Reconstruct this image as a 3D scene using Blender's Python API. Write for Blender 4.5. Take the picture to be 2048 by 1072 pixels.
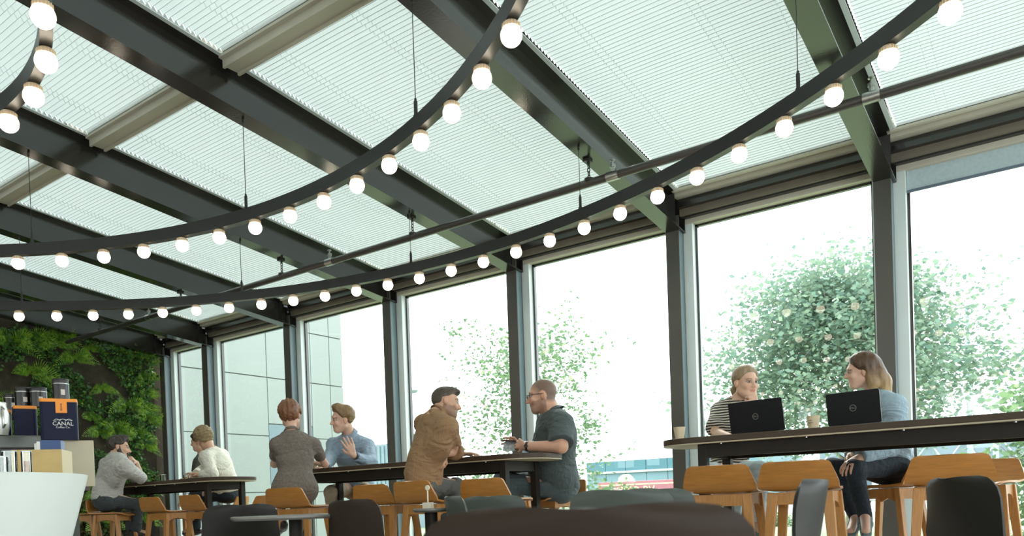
import bpy, math, random
import numpy as np
from mathutils import Vector, Matrix
random.seed(7); RNG = np.random.RandomState(5)
for o in list(bpy.data.objects): bpy.data.objects.remove(o)
SC = bpy.context.scene; COL = SC.collection
# ------------------------------------------------------------------ camera, sky, exposure
EYE = .73
RX = np.array([0.8043603188296822, 0.5931256890817173, -0.03473318936622565])
RU = np.array([0.01848884209531898, 0.033443381658323085, 0.9992695847173725])
RF = np.cross(RU, RX); RF /= np.linalg.norm(RF)
FP, PX, PY = 1572.5167, 979.6455, 1026.3348
cam = bpy.data.cameras.new('camera'); co = bpy.data.objects.new('camera', cam); COL.objects.link(co); SC.camera = co
co.matrix_world = Matrix(((RX[0], RU[0], -RF[0], 0), (RX[1], RU[1], -RF[1], 0), (RX[2], RU[2], -RF[2], EYE), (0, 0, 0, 1)))
cam.sensor_width = 36; cam.lens = FP / 2048 * 36
cam.shift_x = (1024 - PX) / 2048; cam.shift_y = (PY - 536) / 2048
cam.clip_start = .05; cam.clip_end = 600
cam.dof.use_dof = True; cam.dof.focus_distance = 6.2; cam.dof.aperture_fstop = 4.8
W = bpy.data.worlds.new('overcast_sky'); SC.world = W; W.use_nodes = True
bg = W.node_tree.nodes['Background']; bg.inputs[0].default_value = (.90, .97, 1, 1); bg.inputs[1].default_value = 3.0
SC.view_settings.view_transform = 'Standard'; SC.view_settings.look = 'None'
SC.view_settings.exposure = 0.77; SC.view_settings.gamma = 1; SC.view_settings.use_curve_mapping = False
sn = bpy.data.lights.new('hazy_sun', 'SUN'); sn.energy = 2.2; sn.angle = .35; sn.color = (1, .95, .85)
so = bpy.data.objects.new('hazy_sun', sn); COL.objects.link(so); so.rotation_euler = (math.radians(-38), math.radians(-32), 0)
cy = SC.cycles
cy.use_denoising = True; cy.max_bounces = 10; cy.transparent_max_bounces = 24; cy.diffuse_bounces = 5; cy.sample_clamp_indirect = 6
cy.use_adaptive_sampling = False
def at(px, py, Y):
    d = (px - PX) / FP * RX - (py - PY) / FP * RU + RF
    return d * (Y / d[1]) + [0, 0, EYE]
def atx(px, py, X):
    d = (px - PX) / FP * RX - (py - PY) / FP * RU + RF
    return d * (X / d[0]) + [0, 0, EYE]
def atd(px, py, D):
    d = (px - PX) / FP * RX - (py - PY) / FP * RU + RF
    return d * D + [0, 0, EYE]
# ------------------------------------------------------------------ materials
MT = {}
def mat(name, col, rough=.5, metal=0, noise=0, nscale=8, bump=0, bscale=60, stretch=(1, 1, 1), coat=0, spec=.5, emit=None, estr=0, attr=None, trans=0, sub=0, coords='Object', wr=0):
    m = bpy.data.materials.new(name); MT[name] = m; m.use_nodes = True
    nt = m.node_tree; N = nt.nodes; L = nt.links; b = N['Principled BSDF']
    b.inputs['Roughness'].default_value = rough; b.inputs['Metallic'].default_value = metal
    b.inputs['Specular IOR Level'].default_value = spec; b.inputs['Coat Weight'].default_value = coat; b.inputs['Coat Roughness'].default_value = .15
    b.inputs['Transmission Weight'].default_value = trans
    b.inputs['Base Color'].default_value = (*col, 1)
    tc = N.new('ShaderNodeTexCoord'); mp = N.new('ShaderNodeMapping'); mp.inputs['Scale'].default_value = stretch
    L.new(tc.outputs[coords], mp.inputs[0])
    src = None
    if attr:
        at_ = N.new('ShaderNodeAttribute'); at_.attribute_name = attr; src = at_.outputs[0]
    if noise:
        n = N.new('ShaderNodeTexNoise'); n.inputs['Scale'].default_value = nscale; n.inputs['Detail'].default_value = 5
        L.new(mp.outputs[0], n.inputs[0])
        r = N.new('ShaderNodeMapRange'); r.inputs[3].default_value = 1 - noise; r.inputs[4].default_value = 1 + noise; r.inputs[1].default_value = .25; r.inputs[2].default_value = .75
        L.new(n.outputs[0], r.inputs[0])
        mx = N.new('ShaderNodeVectorMath'); mx.operation = 'SCALE'
        if src: L.new(src, mx.inputs[0])
        else: mx.inputs[0].default_value = col
        L.new(r.outputs[0], mx.inputs['Scale']); src = mx.outputs[0]
    if src: L.new(src, b.inputs['Base Color'])
    if bump:
        n = N.new('ShaderNodeTexNoise'); n.inputs['Scale'].default_value = bscale; n.inputs['Detail'].default_value = 4
        L.new(mp.outputs[0], n.inputs[0]); bp = N.new('ShaderNodeBump'); bp.inputs['Strength'].default_value = bump; bp.inputs['Distance'].default_value = .004
        L.new(n.outputs[0], bp.inputs['Height']); L.new(bp.outputs[0], b.inputs['Normal'])
        if wr:
            last = None
            for sc_, st_, ds_ in ((3.2, (1, 1, 2.4), .09), (7.5, (1.8, 1.8, .8), .03)):
                m2 = N.new('ShaderNodeMapping'); m2.inputs['Scale'].default_value = st_; m2.inputs['Rotation'].default_value = (.5, .4, .2); m2.inputs['Location'].default_value = (len(MT), 0, 0); L.new(tc.outputs[coords], m2.inputs[0])
                n2 = N.new('ShaderNodeTexNoise'); n2.inputs['Scale'].default_value = sc_; n2.inputs['Detail'].default_value = 2; n2.inputs['Distortion'].default_value = 1.2; L.new(m2.outputs[0], n2.inputs[0])
                a1 = N.new('ShaderNodeMath'); a1.operation = 'SUBTRACT'; L.new(n2.outputs[0], a1.inputs[0]); a1.inputs[1].default_value = .5
                a2 = N.new('ShaderNodeMath'); a2.operation = 'ABSOLUTE'; L.new(a1.outputs[0], a2.inputs[0])
                a3 = N.new('ShaderNodeMath'); a3.operation = 'POWER'; L.new(a2.outputs[0], a3.inputs[0]); a3.inputs[1].default_value = .7
                b2 = N.new('ShaderNodeBump'); b2.invert = True; b2.inputs['Strength'].default_value = wr; b2.inputs['Distance'].default_value = ds_; L.new(a3.outputs[0], b2.inputs['Height'])
                if last: L.new(last.outputs[0], b2.inputs['Normal'])
                last = b2
            L.new(last.outputs[0], bp.inputs['Normal'])
    if emit:
        b.inputs['Emission Color'].default_value = (*emit, 1); b.inputs['Emission Strength'].default_value = estr
    return m
def leafmat(name, col, col2, tr=.5, rough=.45):
    m = bpy.data.materials.new(name); MT[name] = m; m.use_nodes = True; nt = m.node_tree; N = nt.nodes; L = nt.links
    b = N['Principled BSDF']; b.inputs['Roughness'].default_value = rough
    g = N.new('ShaderNodeAttribute'); g.attribute_name = 'tone'
    mx = N.new('ShaderNodeMix'); mx.data_type = 'RGBA'; mx.inputs[6].default_value = (*col, 1); mx.inputs[7].default_value = (*col2, 1)
    L.new(g.outputs['Fac'], mx.inputs[0]); L.new(mx.outputs[2], b.inputs['Base Color'])
    t = N.new('ShaderNodeBsdfTranslucent'); L.new(mx.outputs[2], t.inputs[0])
    s = N.new('ShaderNodeMixShader'); s.inputs[0].default_value = tr
    L.new(b.outputs[0], s.inputs[1]); L.new(t.outputs[0], s.inputs[2]); L.new(s.outputs[0], N['Material Output'].inputs[0])
    return m
def glassmat(name, tint=(1, 1, 1), refl=1.0):
    m = bpy.data.materials.new(name); MT[name] = m; m.use_nodes = True; nt = m.node_tree; N = nt.nodes; L = nt.links
    N.remove(N['Principled BSDF'])
    t = N.new('ShaderNodeBsdfTransparent'); t.inputs[0].default_value = (*tint, 1)
    g = N.new('ShaderNodeBsdfGlossy'); g.inputs['Roughness'].default_value = .01; g.inputs[0].default_value = (refl, refl, refl, 1)
    f = N.new('ShaderNodeFresnel'); f.inputs[0].default_value = 1.5
    s = N.new('ShaderNodeMixShader'); L.new(f.outputs[0], s.inputs[0]); L.new(t.outputs[0], s.inputs[1]); L.new(g.outputs[0], s.inputs[2])
    L.new(s.outputs[0], N['Material Output'].inputs[0]); return m
def blindmat():
    m = bpy.data.materials.new('pleated_fabric'); MT['pleated_fabric'] = m; m.use_nodes = True; nt = m.node_tree; N = nt.nodes; L = nt.links
    b = N['Principled BSDF']; b.inputs['Base Color'].default_value = (.72, .76, .74, 1); b.inputs['Roughness'].default_value = .8
    t = N.new('ShaderNodeBsdfTranslucent'); t.inputs[0].default_value = (.76, .81, .79, 1)
    s = N.new('ShaderNodeMixShader'); s.inputs[0].default_value = .37
    L.new(b.outputs[0], s.inputs[1]); L.new(t.outputs[0], s.inputs[2]); L.new(s.outputs[0], N['Material Output'].inputs[0]); return m
steel = mat('dark_steel_paint', (.018, .0165, .0145), .17, 0, .06, 3, .12, 70, spec=.75, coat=.22)
teal = mat('window_steel_paint', (.12, .175, .195), .38, 0, .05, 4, .1, 60, spec=.6)
colp = mat('column_paint', (.070, .066, .056), .38, 0, .08, 3, .1, 60, spec=.5)
cream = mat('cream_aluminium', (.50, .47, .38), .45, 0, .03, 6)
pale = mat('pale_aluminium', (.62, .68, .66), .4, 0, .03, 6)
brownp = mat('brown_soffit_panel', (.16, .135, .10), .6, 0, .06, 6)
glass = glassmat('window_glass', (.93, .985, .965))
fabric = blindmat()
blk = mat('black_track_metal', (.022, .021, .020), .38, 0, .08, 20, spec=.5)
chrome = mat('galvanised_metal', (.42, .42, .40), .3, 1, .1, 30)
bulbm = mat('lit_bulb_glass', (1, .96, .9), .3, emit=(1, .86, .66), estr=5.5)
sockm = mat('ribbed_bulb_base', (.62, .48, .33), .45, 0, .1, 90)
oak = mat('oak_veneer', (.42, .175, .035), .38, 0, .16, 9, .08, 120, stretch=(1, 9, 9), coat=.15)
oakl = mat('solid_oak', (.42, .185, .045), .45, 0, .18, 10, .1, 140, stretch=(9, 9, 1), coat=.1)
ttop = mat('dark_laminate_top', (.060, .040, .026), .5, 0, .1, 12, spec=.25)
tedge = mat('pale_table_edge', (.42, .36, .25), .5, 0, .1, 12)
tsteel = mat('table_frame_metal', (.020, .015, .011), .5, 0, .1, 12, spec=.2)
shell = mat('dark_plastic_shell', (.018, .016, .013), .5, 0, .05, 9, .05, 200, spec=.25)
shellb = mat('brown_plastic_shell', (.030, .018, .012), .55, 0, .05, 9, .05, 200, spec=.2)
shellg = mat('grey_plastic_shell', (.075, .085, .075), .4, 0, .05, 9, spec=.3)
floorm = mat('grey_floor_screed', (.30, .28, .25), .35, 0, .1, 2)
plast = mat('white_plaster', (.62, .60, .55), .8, 0, .04, 3)
def grassmat():
    m = mat('meadow_grass', (.20, .25, .135), .9, 0, .3, .8)
    return m
grassm = grassmat()
asph = mat('pale_asphalt', (.42, .42, .40), .9, 0, .08, 2)
facm = mat('white_facade_panel', (.245, .268, .253), .5, 0, .03, .6)
facg = mat('grey_facade_panel', (.15, .20, .225), .45, 0, .03, .6)
bark = mat('tree_bark', (.20, .17, .13), .9, 0, .3, 20, .4, 30)
lampp = mat('lamp_post_paint', (.28, .34, .37), .5, .2)
# ------------------------------------------------------------------ mesh helpers
class MB:
    def __init__(s): s.v = []; s.f = []
    def add(s, vs, fs):
        n = len(s.v); s.v += [tuple(map(float, p)) for p in vs]; s.f += [tuple(i + n for i in f) for f in fs]; return s
    def hexa(s, p):
        return s.add(p, [(0, 3, 2, 1), (4, 5, 6, 7), (0, 1, 5, 4), (1, 2, 6, 5), (2, 3, 7, 6), (3, 0, 4, 7)])
    def box(s, x0, x1, y0, y1, z0, z1):
        return s.hexa([(x0, y0, z0), (x1, y0, z0), (x1, y1, z0), (x0, y1, z0), (x0, y0, z1), (x1, y0, z1), (x1, y1, z1), (x0, y1, z1)])
    def bar(s, a, b, w, d, w2=None, d2=None, up=(0, 0, 1)):
        a = np.array(a, float); b = np.array(b, float); z = b - a; z /= np.linalg.norm(z)
        x = np.cross(up, z)
        if np.linalg.norm(x) < 1e-4: x = np.cross((0, 1, 0), z)
        x /= np.linalg.norm(x); y = np.cross(z, x); w2 = w if w2 is None else w2; d2 = d if d2 is None else d2
        P = [a + x * w * i / 2 + y * d * j / 2 for i, j in ((-1, -1), (1, -1), (1, 1), (-1, 1))] + [b + x * w2 * i / 2 + y * d2 * j / 2 for i, j in ((-1, -1), (1, -1), (1, 1), (-1, 1))]
        return s.hexa(P)
    def tube(s, pts, r, n=8, cap=True):
        pts = [np.array(p, float) for p in pts]; rs = r if isinstance(r, (list, tuple)) else [r] * len(pts)
        vs = []; prev = None
        for i, p in enumerate(pts):
            t = pts[min(i + 1, len(pts) - 1)] - pts[max(i - 1, 0)]; t = t / (np.linalg.norm(t) + 1e-9)
            if prev is None:
                x = np.cross(t, (0, 0, 1));
                if np.linalg.norm(x) < .05: x = np.cross(t, (0, 1, 0))
            else: x = prev - t * (prev @ t)
            x /= np.linalg.norm(x) + 1e-9; prev = x; y = np.cross(t, x)
            vs += [p + rs[i] * (math.cos(2 * math.pi * k / n) * x + math.sin(2 * math.pi * k / n) * y) for k in range(n)]
        fs = [(i * n + k, i * n + (k + 1) % n, (i + 1) * n + (k + 1) % n, (i + 1) * n + k) for i in range(len(pts) - 1) for k in range(n)]
        if cap: fs += [tuple(range(n))[::-1], tuple((len(pts) - 1) * n + k for k in range(n))]
        return s.add(vs, fs)
    def lathe(s, prof, n=20, c=(0, 0, 0), cap=True):
        vs = [(c[0] + r * math.cos(2 * math.pi * k / n), c[1] + r * math.sin(2 * math.pi * k / n), c[2] + z) for r, z in prof for k in range(n)]
        fs = [(i * n + k, i * n + (k + 1) % n, (i + 1) * n + (k + 1) % n, (i + 1) * n + k) for i in range(len(prof) - 1) for k in range(n)]
        if cap: fs += [tuple(range(n))[::-1], tuple((len(prof) - 1) * n + k for k in range(n))]
        return s.add(vs, fs)
    def prism(s, pts, z0, z1):
        n = len(pts); return s.add([(x, y, z0) for x, y in pts] + [(x, y, z1) for x, y in pts],
            [tuple(range(n))[::-1], tuple(range(n, 2 * n))] + [(i, (i + 1) % n, n + (i + 1) % n, n + i) for i in range(n)])
    def sheet(s, P, th):            # P[i][j] grid of points, thickness along the local normal
        P = np.array(P, float); a, b = P.shape[:2]
        du = np.gradient(P, axis=0); dv = np.gradient(P, axis=1); nn = np.cross(du, dv); nn /= np.linalg.norm(nn, axis=2, keepdims=True) + 1e-9
        top = P + nn * th / 2; bot = P - nn * th / 2; vs = list(top.reshape(-1, 3)) + list(bot.reshape(-1, 3)); o = a * b; fs = []
        for i in range(a - 1):
            for j in range(b - 1):
                q = (i * b + j, (i + 1) * b + j, (i + 1) * b + j + 1, i * b + j + 1); fs += [q, tuple(o + k for k in q[::-1])]
        rim = [(0, j) for j in range(b)] + [(i, b - 1) for i in range(1, a)] + [(a - 1, j) for j in range(b - 2, -1, -1)] + [(i, 0) for i in range(a - 2, 0, -1)]
        for k in range(len(rim)):
            p = rim[k]; q = rim[(k + 1) % len(rim)]; fs.append((p[0] * b + p[1], q[0] * b + q[1], o + q[0] * b + q[1], o + p[0] * b + p[1]))
        return s.add(vs, fs)
    def rot(s, M):
        s.v = [tuple(M @ Vector(p)) for p in s.v]; return s
def setp(o, label=None, cat=None, group=None, kind=None):
    if label: o['label'] = label
    if cat: o['category'] = cat
    if group: o['group'] = group
    if kind: o['kind'] = kind
    return o
def obj(name, mb, m, parent=None, smooth=None, bevel=0, world=False, **kw):
    me = bpy.data.meshes.new(name)
    v = mb.v
    if world and parent is not None:
        M = parent.matrix_basis.inverted(); v = [tuple(M @ Vector(p)) for p in v]
    me.from_pydata(v, [], mb.f); me.validate()
    me.materials.append(m)
    o = bpy.data.objects.new(name, me); COL.objects.link(o)
    if parent is not None: o.parent = parent
    if bevel:
        b = o.modifiers.new('bevel', 'BEVEL'); b.width = bevel; b.segments = 2; b.limit_method = 'ANGLE'; b.angle_limit = .6
    if smooth is not None:
        me.polygons.foreach_set('use_smooth', [True] * len(me.polygons))
        if smooth < 180: me.set_sharp_from_angle(angle=math.radians(smooth))
    return setp(o, **kw)
def empty(name, loc=(0, 0, 0), rz=0, **kw):
    o = bpy.data.objects.new(name, None); COL.objects.link(o); o.empty_display_size = .1
    o.matrix_basis = Matrix.Translation(Vector(loc)) @ Matrix.Rotation(rz, 4, 'Z'); return setp(o, **kw)
KIDS = {}
def copy_tree(o, parent=None, name=None):
    c = o.copy(); COL.objects.link(c); c.parent = parent
    for ch in [x for x in COL.objects if x.parent == o]: copy_tree(ch, c)
    return c
def text_mb(body, size, ext=.0006):
    cu = bpy.data.curves.new('t', 'FONT'); cu.body = body; cu.size = size; cu.align_x = 'CENTER'; cu.align_y = 'CENTER'; cu.extrude = ext; cu.resolution_u = 2
    o = bpy.data.objects.new('t', cu); COL.objects.link(o); dg = bpy.context.evaluated_depsgraph_get(); me = o.evaluated_get(dg).to_mesh()
    mb = MB(); mb.add([tuple(v.co) for v in me.vertices], [tuple(p.vertices) for p in me.polygons]); bpy.data.objects.remove(o); return mb
def ring_mb(r0, r1, z0, z1, n=40, c=(0, 0, 0)):
    mb = MB(); pr = [(r0, z0), (r1, z0), (r1, z1), (r0, z1), (r0, z0)]; return mb.lathe(pr, n, c, cap=False)
def rrect(w, h, r, n=5):
    P = []
    for cx, cy_, a0 in ((w / 2 - r, h / 2 - r, 0), (-w / 2 + r, h / 2 - r, 90), (-w / 2 + r, -h / 2 + r, 180), (w / 2 - r, -h / 2 + r, 270)):
        for k in range(n + 1):
            a = math.radians(a0 + 90 * k / n); P.append((cx + r * math.cos(a), cy_ + r * math.sin(a)))
    return P
ORD = ['first', 'second', 'third', 'fourth', 'fifth', 'sixth', 'seventh', 'eighth']
# ------------------------------------------------------------------ building shell
T = math.tan(.10787)
def rz(y, off=0): return 3.18 + off + (7 - y) * T
CL = [.62, -1.227, -3.006, -4.839, -6.686, -8.544, -10.43, -11.57]      # left faces of the window columns
XR = 4.2; XL = -11.75; YB = -7.0; YW = 7.0
obj('floor', MB().box(XL - .2, XR + .2, YB - .2, 7.35, -.12, 0), floorm, kind='structure')
CLX = [XR - .2, 2.45] + CL
wb = empty('wall_back', (0, 7, 0), kind='structure')
for x in CLX:
    c = MB(); x1 = x + .128
    c.box(x, x1, 7, 7.012, 0, 3.32).box(x, x1, 7.098, 7.11, 0, 3.32).box(x + .058, x + .07, 7.012, 7.098, 0, 3.32)
    obj('column', c, colp, wb, world=True)
    obj('column_side_plate', MB().box(x1 - .006, x1, 7.012, 7.098, 0, 3.2), teal, wb, world=True)
for i in range(len(CLX) - 1):
    a, b = CLX[i + 1] + .13, CLX[i]
    obj('eaves_channel', MB().box(a, b, 6.9, 7.0, 3.452, 3.54).box(a, b, 6.86, 6.9, 3.49, 3.51), cream, wb, world=True)
    obj('eaves_beam', MB().box(a, b, 6.98, 7.06, 3.375, 3.45).box(a, b, 6.965, 6.98, 3.372, 3.384), steel, wb, world=True)
    obj('soffit_strip', MB().box(a, b, 7.03, 7.12, 3.315, 3.375), brownp, wb, world=True)
    obj('shadow_gap', MB().box(a, b, 7.06, 7.12, 3.300, 3.315), blk, wb, world=True)
    w = empty('window_%d' % (i + 1), (a, 7.15, 0), kind='structure')
    fm = MB(); fm.box(a - .02, b + .02, 7.11, 7.2, 3.255, 3.335).box(a - .02, b + .02, 7.11, 7.2, .0, .10)
    obj('head_frame', fm, cream, w, world=True, bevel=.004)
    obj('jamb', MB().box(a - .03, a + .085, 7.115, 7.2, .1, 3.255), pale, w, world=True, bevel=.003)
    obj('jamb', MB().box(b - .03, b + .02, 7.115, 7.2, .1, 3.255), pale, w, world=True, bevel=.003)
    g = MB(); y = 7.185; ga, gb = a + .085, b - .03
    g.box(ga, ga + .022, y, y + .04, .1, 3.255).box(gb - .02, gb, y, y + .04, .1, 3.255).box(ga, gb, y, y + .04, 3.235, 3.255).box(ga, gb, y, y + .04, .1, .125)
    obj('rubber_seal', g, steel, w, world=True)
    obj('pane', MB().add([(ga, y + .02, .12), (gb, y + .02, .12), (gb, y + .02, 3.245), (ga, y + .02, 3.245)], [(0, 1, 2, 3)]), glass, w, world=True)
# rolled sun screen in the right-hand bay
a, b = CL[1] + .22, CL[0]
rb = empty('roller_screen', ((a + b) / 2, 7.1, 3.25), label='pale blue translucent roller screen hanging short in the rightmost window', cat='screen')
obj('screen_cloth', MB().box(a, b, 7.155, 7.16, 3.10, 3.26), mat('screen_cloth', (.42, .52, .54), .7, 0, .08, 40), rb, world=True)
obj('bottom_bar', MB().box(a, b, 7.148, 7.166, 3.082, 3.102), mat('screen_bar', (.12, .15, .2), .4), rb, world=True)
# ceiling: steel rafters, cream purlins
ce = empty('ceiling', (-4, 0, 4), kind='structure')
def rafter(x, w=.155, y0=YB, y1=7.10, z=0):
    m = MB(); xc = x + w / 2
    def pl(xa, xb, o0, o1):
        m.hexa([(xa, y0, rz(y0, o0)), (xb, y0, rz(y0, o0)), (xb, y1, rz(y1, o0)), (xa, y1, rz(y1, o0)), (xa, y0, rz(y0, o1)), (xb, y0, rz(y0, o1)), (xb, y1, rz(y1, o1)), (xa, y1, rz(y1, o1))])
    pl(x, x + w, 0, .012); pl(x, x + w, .30, .312); pl(xc - .005, xc + .005, .012, .30)
    r = obj('rafter', m, steel, ce, world=True)
    e = MB().box(x, x + w, 7.085, 7.10, 3.175, 3.48).box(xc, x + w, 6.86, 6.868, 3.21, 3.47)
    for yy, zz in ((6.93, 3.40), (6.93, 3.34), (7.0, 3.34)): e.tube([(xc + .004, yy, zz), (xc + .018, yy, zz)], .009, 6)
    obj('end_plate', e, steel, r)
    e2 = [o for o in COL.objects if o.parent == r][-1]
    e2.data.transform(Matrix.Translation(-ce.location))
for x in CLX: rafter(x - .0)
PUR = [(3.40, 3.54), (-.15, -.01)]
bay = [(CLX[i + 1] + .155, CLX[i]) for i in range(len(CLX) - 1)]
for a, b in bay:
    for (p0, p1) in PUR:
        m = MB(); z0 = rz((p0 + p1) / 2, .255)
        m.box(a, b, p0, p1, z0, z0 + .05).box(a, b, p0, p0 + .018, z0 - .016, z0).box(a, b, p1 - .018, p1, z0 - .016, z0)
        obj('purlin', m, cream, ce, world=True)
# closed roof behind the camera, gutter above the rafters is left open to the sky
obj('ceiling_panel', MB().hexa([(XL, YB, rz(YB, .30)), (XR, YB, rz(YB, .30)), (XR, -3.6, rz(-3.6, .30)), (XL, -3.6, rz(-3.6, .30)), (XL, YB, rz(YB, .4)), (XR, YB, rz(YB, .4)), (XR, -3.6, rz(-3.6, .4)), (XL, -3.6, rz(-3.6, .4))]), plast, ce, world=True)
gl = MB().add([(XL, -3.6, rz(-3.6, .42)), (XR, -3.6, rz(-3.6, .42)), (XR, 7.3, rz(7.3, .42)), (XL, 7.3, rz(7.3, .42))], [(0, 1, 2, 3)])
obj('roof_glass', gl, glassmat('roof_glass', (.9, .96, .94), .5), ce, world=True)
# pleated blinds
def edgemat():
    m = bpy.data.materials.new('slit_light_white'); MT['slit_light_white'] = m; m.use_nodes = True; nt = m.node_tree; t = nt.nodes.new('ShaderNodeBsdfTranslucent'); t.inputs[0].default_value = (.95, .97, .97, 1)
    nt.links.new(t.outputs[0], nt.nodes['Material Output'].inputs[0])
edgemat()  # near-white translucent colour for the imitated slit of light
def blind(a, b, y0, y1, n, lab):
    a0 = a + .050; b0 = b - .012
    e = empty('roof_blind', ((a + b) / 2, (y0 + y1) / 2, rz((y0 + y1) / 2, .31)), label=lab, cat='blind', group='white pleated blinds under the glass roof')
    v = []; f = []; xs_ = [a0] + [a + (b - a) * q for q in (.2, .235, .62, .655, .9)] + [b0]
    for c_ in range(len(xs_) - 1):
        xa, xb = xs_[c_] + (.0013 if c_ else 0), xs_[c_ + 1] - (.0013 if c_ < 5 else 0); o0 = len(v)
        for k in range(2 * n + 1):
            y = y0 + (y1 - y0) * k / (2 * n); z = rz(y, .335 if k % 2 else .310); v += [(xa, y, z), (xb, y, z)]
            if k: f.append((o0 + 2 * k - 2, o0 + 2 * k - 1, o0 + 2 * k + 1, o0 + 2 * k))
    obj('pleated_cloth', MB().add(v, f), fabric, e, world=True)
    v = []; f = []
    for k in range(2 * n + 1):
        y = y0 + (y1 - y0) * k / (2 * n); z = rz(y, .328 if k % 2 else .304); v += [(a0 - .010, y, z), (a0 + .001, y, z)]
        if k: f.append((2 * k - 2, 2 * k - 1, 2 * k + 1, 2 * k))
    obj('slit_light_strip', MB().add(v, f), MT['slit_light_white'], e, world=True)  # added whiter ribbon imitating sky light leaking past the blind edge
    sm = MB()
    for k in range(0, 2 * n + 1, 2):
        y = y0 + (y1 - y0) * k / (2 * n); z = rz(y, .310); sm.add([(a0, y, z), (b0, y, z), (b0, y, z - .005), (a0, y, z - .005)], [(0, 1, 2, 3)])
    obj('pleat_seams', sm, MT.get('pleat_seam') or mat('pleat_seam', (.60, .62, .60), .9), e, world=True, kind='stuff')
    for ya, yb in ((y0, y1),):
        hr = MB().hexa([(a, ya, rz(ya, .300)), (a + .034, ya, rz(ya, .300)), (a + .034, yb, rz(yb, .300)), (a, yb, rz(yb, .300)), (a, ya, rz(ya, .304)), (a + .034, ya, rz(ya, .304)), (a + .034, yb, rz(yb, .304)), (a, yb, rz(yb, .304))])
        obj('side_guide', hr, pale, e, world=True)
    for ya, yb in ((y0 - .03, y0), (y1, y1 + .03)):
        hr = MB().hexa([(a, ya, rz(ya, .285)), (b, ya, rz(ya, .285)), (b, yb, rz(yb, .285)), (a, yb, rz(yb, .285)), (a, ya, rz(ya, .345)), (b, ya, rz(ya, .345)), (b, yb, rz(yb, .345)), (a, yb, rz(yb, .345))])
        obj('end_rail', hr, cream, e, world=True)
    # narrow slit beside the side guide; the white ribbon imitates its bright toothed light
for i, (a, b) in enumerate(bay):
    bn = {0: 'bay beyond the right edge', 1: 'bay right of the rightmost column'}.get(i, '%s window bay from right' % ORD[min(i - 1, 7)])
    if i == 1: bn = 'rightmost bay in view'
    blind(a, b, 3.57, 6.84, 84, 'white pleated roof blind nearest the windows, ' + bn)
    blind(a, b, .02, 3.37, 84, 'white pleated roof blind above the purlin, ' + bn)
    blind(a, b, -3.57, -.18, 30, 'white pleated roof blind highest up, ' + bn)
# other walls
obj('wall_left', MB().box(XL - .2, XL, YB, 7.2, 0, 4.9), mat('dark_brown_wall', (.05, .035, .022), .9, 0, .2, 5), kind='structure')
wf = MB().box(XL - .2, XR + .2, YB - .2, YB, 0, 1.1).box(XL - .2, XR + .2, YB - .2, YB, 2.9, 5.2)  # unseen wall, its openings added and sized for fill light
for k in range(7): x = XL - .2 + k * (XR - XL + .1) / 6; wf.box(x, x + .9, YB - .2, YB, 1.1, 2.9)
obj('wall_front', wf, plast, kind='structure')
obj('wall_right', MB().box(XR, XR + .2, YB, 7.2, 0, .35).box(XR, XR + .2, YB, 7.2, 3.0, 5.0).box(XR, XR + .2, -.2, .2, .35, 3.0), plast, kind='structure')  # unseen wall, openings added to let in fill light from the side
w = empty('window_20', (-4, YB - .1, .35), kind='structure')  # unseen window added behind the camera to brighten the room
obj('pane', MB().add([(XL, YB - .1, 1.1), (XR, YB - .1, 1.1), (XR, YB - .1, 2.9), (XL, YB - .1, 2.9)], [(0, 1, 2, 3)]), glass, w, world=True)
# sprinkler pipe
pp = empty('sprinkler_pipe', (-4, 5.45, 3.165), label='long dark steel sprinkler pipe hung under the rafters along the windows', cat='pipe')
obj('pipe', MB().tube([(-11.3, 5.45, 3.165), (3.8, 5.45, 3.165)], .031, 14), mat('pipe_paint', (.07, .064, .056), .3, .3), pp, world=True, smooth=60)
for x in CL[:-1]:
    h = MB(); xx = x + .05; zt = rz(5.45)
    h.tube([(xx, 5.45, zt - .0), (xx, 5.45, zt - .045)], .012, 8); h.box(xx - .035, xx + .02, 5.42, 5.48, zt - .018, zt)
    for k in range(4):
        zc = zt - .055 - k * .028
        pts = [(xx + (.011 * math.cos(t) if k % 2 else 0), 5.45 + (0 if k % 2 else .011 * math.cos(t)), zc + .017 * math.sin(t)) for t in np.linspace(0, 6.283, 9)]
        h.tube(pts, .0042, 5)
    h.lathe([(.033, -.012), (.037, -.012), (.037, .012), (.033, .012), (.033, -.012)], 12, (xx, 5.45, zt - .16), cap=False)
    obj('chain_hanger', h, blk, pp, world=True)
for x in (-2.75, -5.9, -.95, -9.2):
    h = MB().tube([(x, 5.45, 3.19), (x, 5.45, 3.24)], .016, 8).lathe([(.022, 0), (.022, .02), (.008, .022), (.008, .045), (.02, .05), (.02, .056)], 10, (x, 5.45, 3.23)).tube([(x - .05, 5.45, 3.165), (x + .05, 5.45, 3.165)], .036, 12)
    obj('sprinkler_head', h, chrome, pp, world=True, smooth=40)
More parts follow.
